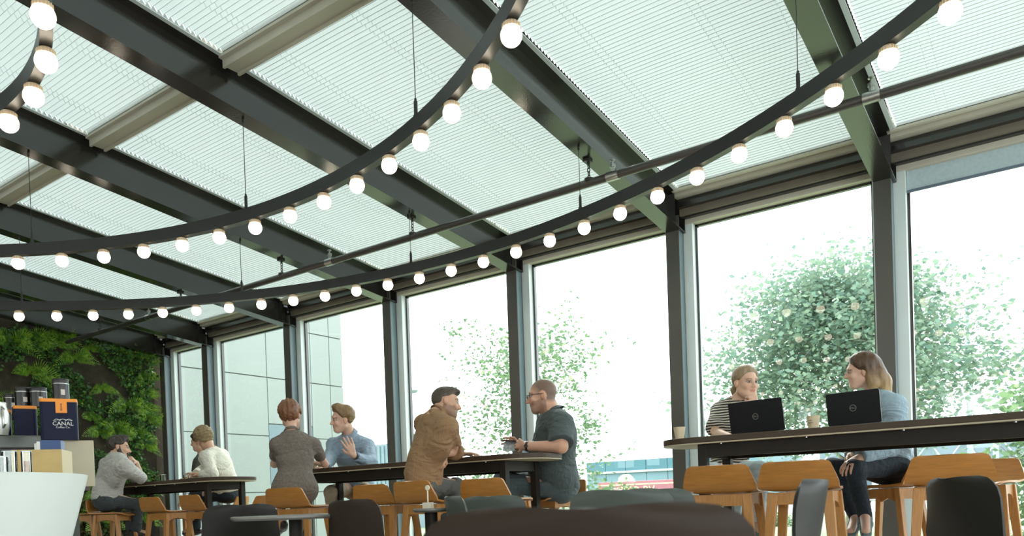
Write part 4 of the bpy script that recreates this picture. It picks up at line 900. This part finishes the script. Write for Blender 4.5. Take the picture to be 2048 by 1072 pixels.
    # hair
    if sp.get('hair'):
        hr = sp['hair']; t = hr.get('t', .012); Fh = Field(hc - .30, hc + .24, .006); lo2 = hc - .3; hi2 = hc + .24
        Fh.ell(H(0, -.020, .040), (np.array([.076, .095, .086]) + t) * hs, HM); 
        if hr.get('top'): Fh.ell(H(0, .035, .085 + hr['top'] * .3), np.array([.055, .055, .030 + hr['top'] * .5]) * hs, HM, k=.03)
        hl = hr.get('line', .0); fr2 = hr.get('front', .72); nape = hr.get('nape', -.08); sd = hr.get('seed', 1); fz = hr.get('fizz', .003)
        def reg(P):
            L_ = (P - hc) @ HM.T / hs; X, Y, Z = L_[..., 0], L_[..., 1], L_[..., 2]
            a = -(Z - (hl + fr2 * np.maximum(Y, -.02) - hr.get('side', 1.0) * np.maximum(0, abs(X) - .045) * np.clip((Y + .01) / .03, 0, 1))) * .8 * hs
            b = np.maximum(Y + .022, -(Z - nape)) * hs
            return np.minimum(a, b)
        sl = (slice(None),) * 3; ax = [Fh.lo[i] + Fh.h * np.arange(Fh.n[i]) for i in range(3)]; P = np.stack(np.meshgrid(*ax, indexing='ij'), -1)
        rgd = reg(P); Fh.D = np.maximum(Fh.D + (t + .004) * hs * (1 - np.clip(-rgd / .032, 0, 1)), rgd).astype(np.float32)
        for a_, b_, ra, rb in hr.get('locks', []): Fh.cone(H(*a_), H(*b_), ra * hs, rb * hs, k=.02)
        for c_, r_ in hr.get('blobs', []): Fh.ell(H(*c_), np.array(r_) * hs, HM, k=.015)
        L_ = (P - hc) @ HM.T; r = np.random.RandomState(sd); q = L_ * [1, 1, hr.get('sz', .5)]
        n_ = sum(np.sin(q @ (r.normal(size=3) * fq) + r.rand() * 6) for fq in (70, 90, 120, 150, 45)) / 2.2
        Fh.D = Fh.D + (fz * n_).astype(np.float32)
        Fh.ell(H(0, .03, -.02), np.array([.066, .072, .09]) * hs, HM, k=.004, op='s')
        Vh, Qh = Fh.mesh(); 
        def hp_(P):
            z = ((P - hc) @ HM.T / hs)[:, 2]; a = np.clip((.03 - z) / .16, 0, 1)[:, None]; return np.array(hr['col']) * (1 - a) + np.array(hr['col2']) * a
        mesh_obj('hair', Vh, Qh, hairmat(hr['col'], 'col2' in hr), root, hp_ if 'col2' in hr else None)
    if sp.get('beard'):
        bd = sp['beard']; Fb = Field(hc - .16, hc + .16, .005)
        for sg in (-1, 1):
            Fb.cone(H(sg * .066, .004, .005), H(sg * .060, .004, -.04), .010 * hs, .018 * hs, k=.02); Fb.cone(H(sg * .060, .004, -.04), H(sg * .045, .035, -.085), .020 * hs, .024 * hs, k=.02); Fb.cone(H(sg * .045, .03, -.085), H(0, .068, -.105), .020 * hs, .022 * hs, k=.02); Fb.cone(H(sg * .004, .094, -.045), H(sg * .028, .080, -.060), .0075 * hs, k=.01); Fb.cone(H(sg * .028, .080, -.060), H(sg * .02, .075, -.095), .012 * hs, .014 * hs, k=.01)
        ax = [Fb.lo[i] + Fb.h * np.arange(Fb.n[i]) for i in range(3)]; P = np.stack(np.meshgrid(*ax, indexing='ij'), -1); Fb.D += (.002 * np.sin(P @ np.array([210, 160, 190])) * np.sin(P @ np.array([-120, 200, 130]))).astype(np.float32)
        Vb, Qb = Fb.mesh(); mesh_obj('beard', Vb, Qb, hairmat(bd), root)
    # ---- clothes
    g = sp['top']; tn = g.get('name', 'shirt'); G = Field(lo, hi, max(h, .0075)); e = g.get('ease', .014)
    G.ell(ch, (sw * .42 + .02 + e, .105 * sc * g.get('deep', 1) + e, .185 * sc + e), TM, k=.07)
    G.ell(wa, (.13 * sc * bk + e * 1.3, .10 * sc * bk + e * 1.3, .17 * sc), TM, k=.08)
    if 'belly' in g: G.ell(np.array(g['belly'][0]), g['belly'][1], TM, k=.10)
    lowc = J['pelvis'] + tup * .02; G.ell(lowc, (.155 * sc * g.get('hipw', 1) + e, .118 * sc * g.get('hipw', 1) + e, .13 * sc + e), TM, k=.08)
    Dt = G.D.copy()
    for sd in 'LR':
        G.cone(J['neck'] - tup * .015, J['sh' + sd], .060 * sc, .056 * am + e * .6, k=.06)
        el = J['el' + sd]; sh = J['sh' + sd]; wr = J['wr' + sd]; sl_ = g.get('sleeve', 2.0)
        if isinstance(sl_, dict): sl_ = sl_[sd]
        r0 = .052 * am + e; r1 = (.040 * am + e) * g.get('flare', 1)
        if sl_ <= 1: G.cone(sh, sh + (el - sh) * sl_, r0, r1 if g.get('flare') else r0 + (r1 - r0) * sl_, k=.04)
        else: G.cone(sh, el, r0, r1, k=.04); G.cone(el, el + (wr - el) * (sl_ - 1), r1, r1 + (.027 * am + e * .9 - r1) * (sl_ - 1), k=.03)
    for (a_, b_, ra, rb) in g.get('extra', []): G.cone(a_, b_, ra, rb, k=.05)
    ax = [G.lo[i] + G.h * np.arange(G.n[i]) for i in range(3)]; P = np.stack(np.meshgrid(*ax, indexing='ij'), -1).astype(np.float32)
    G.D = (G.D + folds(P, g.get('seed', 3), g.get('fold', .007), g.get('fdir', tup + .8 * tx))).astype(np.float32)
    hem = g.get('hem', -.10)
    hz = J['pelvis'] + tup * hem
    G.D = np.maximum(G.D, -((P - hz) @ tup) - .0 if not g.get('skirt') else -1e3).astype(np.float32)
    for sd in 'LR':            # clean cuff
        el = J['el' + sd]; sh = J['sh' + sd]; wr = J['wr' + sd]; sl_ = g.get('sleeve', 2.0)
        if isinstance(sl_, dict): sl_ = sl_[sd]
        if sl_ <= 1: c_ = sh + (el - sh) * sl_; dv = norm(el - sh)
        else: c_ = el + (wr - el) * (sl_ - 1); dv = norm(wr - el)
        m_ = (np.linalg.norm(P - c_, axis=-1) < .15) & (abs((P - c_) @ dv) < .12)
        ax_ = (P - c_) @ dv; rad = np.linalg.norm((P - c_) - ax_[..., None] * dv, axis=-1)
        G.D = np.where(m_ & (rad < .075 + .02 * g.get('flare', 1)) & (ax_ > 0) & (Dt > .010), np.maximum(G.D, ax_), G.D)
    nk = J['neck']; nd = norm(H(0, -.03, -.07) - nk)
    G.cone(nk - nd * (.02 + g.get('neckdrop', 0)), nk + nd * .12, nr * (1.06 + g.get('open', 0)), nr * (1.1 + g.get('open', 0)), k=.006, op='s')
    if g.get('vee', 0): G.cone(nk + TM[1] * .07, nk + TM[1] * .12 - tup * g['vee'], .028, .008, k=.004, op='s')
    if not g.get('skirt'): pass
    else:
        for sd in 'LR':
            hp = J['pelvis'] + TM[0] * (.08 if sd == 'R' else -.08) * sc; kn = J['kn' + sd]; G.cone(hp, hp + (kn - hp) * .92, .105 * sc, .080 * sc, k=.10)
        G.ell(J['pelvis'] - tup * .02, (.19 * sc, .15 * sc, .125 * sc), TM, k=.05)
    Vt, Qt = G.mesh(); mesh_obj(tn, Vt, Qt, g['m'], root)
    if g.get('collar', True):
        U = norm(TM[1] - nd * (TM[1] @ nd)); Xc = np.cross(U, nd); ch_ = g.get('colh', .036); gap = g.get('gap', .35); P_ = []
        for a in np.linspace(math.pi / 2 + gap, 2.5 * math.pi - gap, 25):
            o = Xc * math.cos(a) + U * math.sin(a); fr_ = max(0, math.sin(a)); row = []
            for rr, hh in ((1.10, -.012), (1.14, ch_ * .9), (1.24, ch_ * 1.05), (1.62, .004 - .022 * fr_ * (1 if g.get('points', 1) else 0))): row.append(nk + nd * (hh + .038 - .036 * fr_) + o * nr * (rr + .22 * fr_ * (rr - 1.0) * 2))
            P_.append(row)
        obj('collar', MB().sheet(P_, .004), g['m'], root, world=True, smooth=60)
    tr_ = sp.get('trousers')
    if tr_:
        K = Field(lo, hi, max(h, .008)); e = .012
        K.ell(J['pelvis'] - tup * .015, (.150 * sc * tr_.get('w', 1) + e, .118 * sc * tr_.get('w', 1) + e, .115 * sc), TM, k=.05)
        for sd in 'LR':
            if 'kn' + sd not in J: continue
            hp = J['pelvis'] + TM[0] * (.085 if sd == 'R' else -.085) * sc - TM[2] * .01; kn = J['kn' + sd]; an = J['an' + sd]; tw = tr_.get('tw', 1); L2 = tr_.get('len', .88)
            K.cone(hp, kn, .088 * sc * tw, .060 * sc * tw, k=.05); K.cone(kn, kn + (an - kn) * L2, .060 * sc * tw, (.034 + tr_.get('cuff', .018)) * sc, k=.03)
        ax = [K.lo[i] + K.h * np.arange(K.n[i]) for i in range(3)]; P = np.stack(np.meshgrid(*ax, indexing='ij'), -1).astype(np.float32)
        K.D = (K.D + folds(P, tr_.get('seed', 5), tr_.get('fold', .005), norm(J['knL'] - J['pelvis']) if 'knL' in J else tup)).astype(np.float32)
        tz = J['pelvis'] + tup * tr_.get('rise', .06); K.D = np.maximum(K.D, np.where(np.linalg.norm(P - tz, axis=-1) < .3, (P - tz) @ tup, -1)).astype(np.float32)
        Vk, Qk = K.mesh(); mesh_obj('trousers', Vk, Qk, tr_['m'], root)
    sh_ = sp.get('shoes')
    if sh_:
        for sd in 'LR':
            if 'an' + sd not in J: continue
            an = J['an' + sd]; to = J['to' + sd]; d = norm(to - an); S = Field(np.minimum(an, to) - .13, np.maximum(an, to) + .13, .006); hl = an - d * .04
            fd = norm(np.cross(d, norm(np.cross(d, (0, 0, 1))))); fd = fd if fd[2] < 0 else -fd
            S.cone(hl + fd * .025, an + d * .06 + fd * .03, .036, .038, k=.02); S.cone(an + d * .06 + fd * .03, to + fd * .02, .040, .032, k=.03, flat=(fd, .7))
            if not sh_.get('low'): S.cone(an - d * .01 - fd * .02, an + fd * .02, .040, .042, k=.02); S.cone(an - fd * .02, an - fd * .1, .036, k=.004, op='s')
            else: S.cone(an - fd * .06, an + d * .04 - fd * .02, .034, .032, k=.006, op='s')
            Vs, Qs = S.mesh(); so_ = mesh_obj('shoe', Vs, Qs, sh_['m'], root)
            if not sh_.get('low'):
                lc = MB()
                for q in (.0, .022, .044, .066):
                    s1 = np.cross(d, fd); b_ = an + d * (.02 + q) - fd * (.014 - q * .12); lc.tube([b_ - s1 * .022, b_ - fd * .004, b_ + s1 * .022], .0028, 5)
                lo_ = obj('laces', lc, MT['paper_white'], so_); lo_.data.transform(Matrix.Translation(-root.matrix_basis.translation))
    return root, H, J, TM, HM
A = at
def watch(root, J, sd, col, R0=.0285):
    w = J['wr' + sd]; e = J['el' + sd]; d = norm(w - e); c = w - d * .015; a = norm(np.cross(d, (0, 0, 1))); b = np.cross(d, a)
    r = MB(); n = 20; vs = []
    for k in range(n):
        th = 2 * math.pi * k / n; o = a * math.cos(th) + b * math.sin(th)
        for rr, ww in ((R0, -.009), (R0 + .003, -.009), (R0 + .003, .009), (R0, .009)): vs.append(c + o * rr + d * ww)
    fs = [(4 * k + j, 4 * k + (j + 1) % 4, 4 * ((k + 1) % n) + (j + 1) % 4, 4 * ((k + 1) % n) + j) for k in range(n) for j in range(4)]
    s = obj('watch_strap', r.add(vs, fs), col, root, world=True, label='dark wrist watch'); v = norm(-RF); v = norm(v - d * (v @ d))
    q = MB().tube([c + v * (R0 + .001), c + v * (R0 + .009)], .016, 14); x = obj('watch_face', q, blk, s); x.data.transform(Matrix.Translation(-root.matrix_basis.translation))
cl = lambda n, c, **k: mat(n, c, k.pop('rough', .85), 0, k.pop('noise', .08), k.pop('ns', 25), k.pop('bump', .35), k.pop('bs', 140), wr=k.pop('wr', .38), **k)
denim = cl('dark_denim', (.010, .018, .028), bs=300); sneak = cl('grey_sneaker', (.12, .17, .18)); blackc = cl('black_leather', (.02, .016, .015), rough=.4, bump=.1)
def stripes():
    m = cl('striped_jersey', (.7, .66, .58)); nt = m.node_tree; N = nt.nodes; L = nt.links; b = N['Principled BSDF']
    for l in list(b.inputs['Base Color'].links): L.remove(l)
    tc = N.new('ShaderNodeTexCoord'); sx = N.new('ShaderNodeSeparateXYZ'); L.new(tc.outputs['Object'], sx.inputs[0])
    nz = N.new('ShaderNodeTexNoise'); nz.inputs['Scale'].default_value = 6; L.new(tc.outputs['Object'], nz.inputs[0])
    ad = N.new('ShaderNodeMath'); ad.operation = 'MULTIPLY_ADD'; L.new(nz.outputs[0], ad.inputs[0]); ad.inputs[1].default_value = .035; L.new(sx.outputs[2], ad.inputs[2])
    ml = N.new('ShaderNodeMath'); ml.operation = 'MULTIPLY'; L.new(ad.outputs[0], ml.inputs[0]); ml.inputs[1].default_value = 2 * math.pi / .0195
    si = N.new('ShaderNodeMath'); si.operation = 'SINE'; L.new(ml.outputs[0], si.inputs[0]); gt = N.new('ShaderNodeMath'); gt.operation = 'GREATER_THAN'; L.new(si.outputs[0], gt.inputs[0]); gt.inputs[1].default_value = -.05
    mx = N.new('ShaderNodeMix'); mx.data_type = 'RGBA'; mx.inputs[6].default_value = (.55, .50, .42, 1); mx.inputs[7].default_value = (.018, .016, .016, 1); L.new(gt.outputs[0], mx.inputs[0]); L.new(mx.outputs[2], b.inputs['Base Color']); return m
def torso_dbg(*a): pass
# ---- woman in striped top, hand at her mouth
J = dict(head=A(1492, 766, 5.88), neck=A(1474, 806, 5.94), shR=A(1440, 820, 5.98), shL=A(1512, 822, 5.86), elR=A(1430, 862, 5.78), wrR=A(1462, 873, 5.52), elL=A(1522, 860, 5.66), wrL=A(1512, 812, 5.73),
         pelvis=A(1458, 938, 6.02), knL=A(1520, 942, 5.50), knR=A(1474, 955, 5.48), anL=A(1512, 1046, 5.58), anR=A(1462, 1046, 5.62), toL=A(1520, 1062, 5.46), toR=A(1466, 1062, 5.5))
person(dict(label='woman in striped top with tied-back blonde hair, chin on her fist, behind a laptop', J=J, h=.0065, face=(.80, -.56, -.10), look=(.15, 1, -.2), hs=1.0, skin=(.62, .38, .27), brow=(.22, .14, .08),
    hair=dict(col=(.27, .19, .11), side=1.3, t=.014, front=.80, line=.022, nape=-.06, sz=.8, fizz=.0012, locks=[((0, -.10, -.01), (.0, -.125, -.05), .030, .034), ((0, -.125, -.05), (.01, -.11, -.12), .034, .012), ((-.07, -.03, .0), (-.068, -.04, -.07), .014, .008)]),
    top=dict(m=stripes(), sleeve=.92, flare=1.55, ease=.016, fold=.006, collar=False, open=.35, neckdrop=.01, hem=-.06, seed=2), scale=.92, bulk=.95, arm=.88, neckr=.86,
    trousers=dict(m=cl('bleached_denim', (.42, .48, .50), noise=.2, ns=7, bs=300), tw=1.12, cuff=.03, fold=.007), shoes=dict(m=sneak), handL=dict(d=A(1503, 788, 5.74) - A(1512, 812, 5.73), n=(-.6, .5, .1), curl=1.25, s=.92), handR=dict(d=(.7, -.5, 0), n=(0, 0, -1), curl=.35, s=.92)))
# ---- woman in pale blue shirt with long hair
J = dict(head=A(1722, 742, 5.70), neck=A(1752, 792, 5.78), shL=A(1789, 812, 5.62), shR=A(1735, 805, 5.95), elL=A(1800, 892, 5.62), wrL=A(1716, 916, 5.30), elR=A(1738, 885, 5.88), wrR=A(1700, 912, 5.46), chest=A(1766, 842, 5.80),
         pelvis=A(1782, 932, 5.74), knL=A(1708, 938, 5.28), knR=A(1664, 935, 5.50), anL=A(1730, 1032, 5.36), anR=A(1712, 1034, 5.52), toL=A(1732, 1062, 5.16), toR=A(1702, 1062, 5.30))
blueo = cl('pale_blue_cotton', (.30, .40, .47), noise=.05)
person(dict(label='woman in pale blue shirt with long brown hair sitting by the rightmost column', J=J, h=.0065, face=(-.97, -.28, -.10), look=(0, 1, -.1), hs=.95, skin=(.60, .37, .27), brow=(.12, .07, .04),
    hair=dict(col=(.075, .038, .018), col2=(.34, .22, .10), side=1.2, t=.012, front=.72, line=.012, nape=-.10, sz=.35, fizz=.0022, seed=4, locks=[((-.055, -.045, .02), (-.062, -.06, -.10), .034, .030), ((-.062, -.06, -.10), (-.060, -.055, -.175), .030, .018), ((0, -.085, .02), (0, -.13, -.10), .058, .055), ((0, -.13, -.10), (.0, -.15, -.19), .055, .028), ((.055, -.045, .02), (.06, -.07, -.15), .032, .018), ((-.035, -.10, -.02), (-.04, -.13, -.18), .045, .02), ((-.072, -.015, .03), (-.076, -.03, -.12), .014, .009)]),
    top=dict(m=blueo, name='shirt', sleeve=1.95, ease=.020, fold=.009, hem=-.10, seed=6, fdir=(.3, .2, 1)), scale=.94, bulk=.95, arm=.92, neckr=.88,
    trousers=dict(m=denim, tw=1.0, cuff=.010, fold=.003, len=.99), shoes=dict(m=sneak), handL=dict(d=A(1690, 934, 5.22) - A(1716, 916, 5.30), n=(.2, .6, -.6), curl=.45, s=.95, flip=True), handR=dict(d=A(1688, 930, 5.36) - A(1700, 912, 5.46), n=(.3, -.6, -.5), curl=.4, s=.95)))
# ---- bald man in dark polo
J = dict(head=A(1083, 793, 5.60), neck=A(1108, 836, 5.64), shL=A(1122, 848, 5.42), shR=A(1097, 846, 5.86), elL=A(1122, 893, 5.30), wrL=A(1052, 893, 5.24), elR=A(1085, 893, 5.88), wrR=A(1040, 891, 5.50), chest=A(1112, 872, 5.66), waist=A(1106, 925, 5.70),
         pelvis=A(1118, 972, 5.70), knL=A(1018, 965, 5.42), knR=A(1005, 960, 5.76), anL=A(1030, 1062, 5.42), anR=A(1020, 1062, 5.76), toL=A(1002, 1072, 5.42), toR=A(992, 1072, 5.76))
polo = cl('dark_green_grey_jersey', (.060, .078, .078), noise=.05, bump=.2)
r_, H, J_, TM, HM = person(dict(label='bald man with glasses in dark polo shirt holding a booklet at the table end', J=J, h=.0065, face=(-.86, -.50, -.08), look=(0, 1, 0), hs=1.20, jaw=1.22, neckr=1.25, skin=(.56, .31, .21), stubble=.5, stubhair=(.085, .065, .05), mouth=.004,
    top=dict(m=polo, sleeve=.86, ease=.020, fold=.006, hem=-.09, seed=9, colh=.03, hipw=1.15, deep=1.25, belly=(A(1098, 930, 5.70), (.20, .18, .21)), flare=1.25, fdir=(.4, 0, 1)), scale=1.14, bulk=1.35, arm=1.28, hsz=1.08,
    trousers=dict(m=cl('grey_denim', (.075, .10, .105), bs=300), tw=1.15, cuff=.025, w=1.1, fold=.006), shoes=dict(m=blackc), handL=dict(d=(-.75, .15, .25), n=(.15, .75, -.3), curl=.55), handR=dict(d=(-.75, -.15, .25), n=(.1, -.7, -.2), curl=.5)))
watch(r_, J_, 'L', blk, .0385)
g = MB(); 
for sg in (-1, 1):
    pts = [H(sg * .033 + .021 * math.cos(t), .101 - .1 * abs(math.cos(t)) * .02, .003 + .015 * math.sin(t)) for t in np.linspace(0, 2 * math.pi, 17)]; g.tube(pts, .0022, 5); g.tube([H(sg * .054, .099, .008), H(sg * .080, .045, .010), H(sg * .084, -.015, .006)], .0026, 5)
g.tube([H(-.012, .104, .006), H(.012, .104, .006)], .0022, 5); obj('eyeglasses', g, blk, r_, world=True, label='dark-framed eyeglasses')
bk_ = A(1022, 884, 5.36); b = empty('booklet', tuple(bk_), .2, label='folded printed booklet held by the bald man above the table', cat='booklet')
obj('pages', MB().add([(-.07, -.02, -.072), (.055, .0, -.075), (.055, .03, .006), (-.075, .03, .008)], [(0, 1, 2, 3)]).add([(-.07, .035, -.072), (.055, .03, -.075), (.055, .03, .006), (-.075, .03, .008)], [(0, 1, 2, 3)]), mat('printed_page', (.50, .54, .55), .6, 0, .5, 45), b)
obj('cover', MB().hexa([(-.085, -.03, .018), (.06, -.04, .0), (.06, .09, .0), (-.085, .10, .018), (-.085, -.03, .024), (.06, -.04, .006), (.06, .09, .006), (-.085, .10, .024)]), blk, b)
# ---- man in tan shirt
J = dict(head=A(893, 807, 4.62), neck=A(869, 835, 4.52), shR=A(895, 854, 4.42), shL=A(848, 848, 4.74), elR=A(911, 903, 4.70), wrR=A(888, 908, 4.50), elL=A(905, 905, 5.02), wrL=A(925, 908, 5.12), chest=A(866, 880, 4.52), waist=A(848, 925, 4.46),
         pelvis=A(845, 968, 4.46), knR=A(912, 972, 4.80), knL=A(890, 970, 5.0), anR=A(905, 1066, 4.74), anL=A(885, 1066, 4.92), toR=A(925, 1072, 4.86), toL=A(905, 1072, 5.04))
tan = cl('tan_cotton', (.27, .155, .075), noise=.06)
r_, H, J_, TM, HM = person(dict(label='man in tan shirt with short dark hair leaning on the middle table', J=J, h=.007, face=(.72, .68, -.12), skin=(.52, .30, .20), stubble=.6, hs=1.02,
    hair=dict(col=(.065, .048, .034), side=.3, t=.002, top=.015, front=.66, line=.018, nape=-.055, fizz=.0015, sz=1, seed=7, blobs=[((0, .075, .095), (.045, .022, .018))]),
    top=dict(m=tan, sleeve=dict(L=1.5, R=1.25), ease=.018, fold=.010, hem=-.07, seed=12, fdir=(.2, .2, 1)), scale=1.0, arm=1.0,
    trousers=dict(m=cl('grey_jeans', (.10, .10, .095), bs=300, noise=.2), cuff=.022, rise=.07), shoes=dict(m=blackc), handR=dict(d=A(878, 936, 4.46) - A(888, 908, 4.50), n=(-.7, .2, -.2), curl=.6), handL=dict(d=(.6, .2, 0), n=(0, 0, -1), curl=.3)))
watch(r_, J_, 'R', blk)
# ---- woman in grey dress seen from behind
J = dict(head=A(581, 832, 4.44), neck=A(584, 872, 4.40), shL=A(555, 890, 4.28), shR=A(626, 890, 4.58), elL=A(549, 928, 4.42), wrL=A(575, 928, 4.72), elR=A(650, 928, 4.82), wrR=A(632, 926, 5.02), chest=A(590, 905, 4.42), waist=A(590, 942, 4.40),
         pelvis=A(590, 978, 4.36), knL=A(560, 1000, 4.74), knR=A(600, 1002, 4.84), anL=A(566, 1046, 4.44), anR=A(614, 1060, 4.62), toL=A(556, 1062, 4.60), toR=A(612, 1076, 4.80))
person(dict(label='woman in grey short-sleeved dress with short auburn hair, seen from behind', J=J, h=.0075, face=(-.60, .80, -.05), skin=(.60, .36, .26), stubble=0, lashes=True,
    hair=dict(col=(.17, .070, .030), t=.020, top=.02, front=.62, line=.0, nape=-.095, fizz=.005, sz=1, seed=3),
    top=dict(m=cl('grey_tweed', (.15, .122, .10), noise=.22, ns=60, bs=200), name='dress', sleeve=.62, ease=.014, fold=.005, skirt=True, seed=14, points=0, colh=.03), scale=.95, bulk=.92, arm=.92, neckr=.85,
    shoes=dict(m=blackc, low=True), handR=dict(d=(-.2, .7, .05), n=(-.7, -.1, 0), curl=.6, s=.92), handL=dict(d=(.4, .6, 0), n=(0, 0, -1), curl=.3, s=.92)))
# ---- man in blue shirt, hand raised
J = dict(head=A(684, 839, 5.64), neck=A(702, 876, 5.76), shL=A(734, 893, 5.80), shR=A(668, 890, 5.72), elL=A(742, 926, 5.62), wrL=A(708, 912, 5.34), elR=A(660, 918, 5.52), wrR=A(650, 936, 5.26), chest=A(705, 908, 5.76), waist=A(708, 945, 5.86),
         pelvis=A(716, 976, 5.92), knL=A(728, 982, 5.42), knR=A(662, 984, 5.36), anL=A(735, 1062, 5.46), anR=A(668, 1062, 5.40), toL=A(732, 1070, 5.3), toR=A(660, 1070, 5.26))
r_, H, J_, TM, HM = person(dict(label='smiling man in light blue shirt raising an open hand at the middle table', J=J, h=.007, face=(-.50, -.86, -.12), hs=1.14, skin=(.62, .38, .28), mouth=.003, brow=(.2, .12, .06),
    hair=dict(col=(.20, .12, .055), t=.012, top=.045, front=.70, line=.030, nape=-.07, fizz=.003, sz=1, seed=9),
    top=dict(m=cl('light_blue_oxford', (.24, .31, .39), noise=.05), sleeve=1.93, ease=.018, fold=.009, hem=-.05, seed=17, vee=.12, colh=.042, gap=.45), scale=1.05, arm=1.02, neckr=1.05, hsz=1.18,
    trousers=dict(m=cl('beige_chino', (.36, .30, .21)), cuff=.022, fold=.007), shoes=dict(m=blackc), handL=dict(d=A(690, 872, 5.26) - A(708, 912, 5.34), n=(-.75, .45, -.1), curl=.08, spread=.12), handR=dict(d=(-.3, -.5, 0), n=(0, 0, -1), curl=.5)))
watch(r_, J_, 'L', blk, .031)
# ---- man in white shirt seen from behind
J = dict(head=A(409, 878, 5.70), neck=A(424, 906, 5.80), shL=A(412, 915, 5.58), shR=A(444, 912, 6.02), elL=A(424, 948, 5.50), wrL=A(398, 950, 5.40), elR=A(400, 945, 6.0), wrR=A(392, 948, 5.72), chest=A(438, 928, 5.82), waist=A(450, 962, 5.90),
         pelvis=A(456, 985, 5.92), knL=A(390, 995, 5.72), knR=A(388, 992, 6.02), anL=A(392, 1060, 5.76), anR=A(386, 1060, 6.02), toL=A(376, 1064, 5.7), toR=A(372, 1064, 5.98))
person(dict(label='man with curly light brown hair in white shirt bending over the left table', J=J, h=.0085, face=(-.92, .25, -.30), hs=1.10, skin=(.60, .36, .25),
    hair=dict(col=(.24, .17, .085), t=.026, top=.02, front=.60, line=.0, nape=-.085, fizz=.008, sz=1, seed=5),
    top=dict(m=cl('white_linen', (.58, .55, .47), noise=.04), sleeve=1.95, ease=.022, fold=.011, hem=-.02, seed=19, fdir=(.5, -.4, .6)), scale=1.05, arm=1.05, bulk=1.1,
    trousers=dict(m=denim, cuff=.022), shoes=dict(m=blackc), handL=dict(d=(-.6, .3, .1), n=(0, 0, -1), curl=.5), handR=dict(d=(-.5, -.4, .1), n=(0, 0, -1), curl=.5)))
# ---- person in dark top half hidden beyond him
J = dict(head=A(397, 884, 6.20), neck=A(404, 915, 6.28), shL=A(397, 925, 6.12), shR=A(418, 925, 6.42), elL=A(390, 948, 6.10), wrL=A(377, 958, 5.82), elR=A(392, 984, 6.30), wrR=A(368, 1000, 6.12), chest=A(410, 935, 6.28), 
         pelvis=A(420, 985, 6.40), knL=A(380, 1002, 6.1), knR=A(385, 1000, 6.36), anL=A(382, 1060, 6.1), anR=A(388, 1060, 6.36), toL=A(368, 1064, 6.04), toR=A(374, 1064, 6.3))
person(dict(label='person in dark green top mostly hidden behind the man in white', J=J, h=.009, face=(-.75, -.55, -.1), hs=1.0, skin=(.54, .32, .22),
    hair=dict(col=(.03, .022, .018), t=.010, top=.01, front=.66, line=.01, nape=-.07, fizz=.002),
    top=dict(m=cl('dark_green_jersey', (.055, .065, .045)), sleeve=.85, ease=.014, fold=.006, hem=-.05, collar=False), scale=.98, trousers=dict(m=denim, cuff=.02), shoes=dict(m=blackc), handR=dict(d=(-.6, -.2, -.3), n=(.2, .6, -.5), curl=.5), handL=dict(d=(-.5, -.5, 0), n=(0, 0, -1), curl=.5)))
# ---- bearded man at the far left
J = dict(head=A(239, 897, 4.70), neck=A(227, 922, 4.62), shR=A(250, 934, 4.48), shL=A(214, 930, 4.80), elR=A(283, 957, 4.86), wrR=A(273, 926, 4.86), elL=A(279, 957, 5.10), wrL=A(268, 928, 5.02), chest=A(226, 945, 4.60), waist=A(216, 975, 4.56),
         pelvis=A(213, 999, 4.52), knR=A(275, 1008, 4.80), knL=A(262, 1006, 5.02), anR=A(272, 1062, 4.86), anL=A(262, 1062, 5.06), toR=A(290, 1066, 4.94), toL=A(280, 1066, 5.14))
person(dict(label='bearded man in pale shirt with hands at his mouth by the living wall', J=J, h=.008, face=(.55, .82, -.08), hs=1.10, skin=(.56, .33, .23), beard=(.035, .022, .015),
    hair=dict(col=(.035, .024, .018), t=.014, top=.035, front=.66, line=.02, nape=-.065, fizz=.004, seed=11),
    top=dict(m=cl('pale_grey_linen', (.47, .45, .42), noise=.04), sleeve=.98, ease=.020, fold=.010, hem=-.03, seed=23), scale=1.08, arm=1.05,
    trousers=dict(m=cl('dark_blue_jeans', (.045, .055, .06), bs=300), cuff=.02, rise=.05), shoes=dict(m=blackc), handR=dict(d=A(262, 915, 4.78) - A(273, 926, 4.86), n=(-.5, -.4, -.5), curl=.9), handL=dict(d=A(261, 916, 4.92) - A(268, 928, 5.02), n=(-.5, -.4, -.5), curl=.9)))
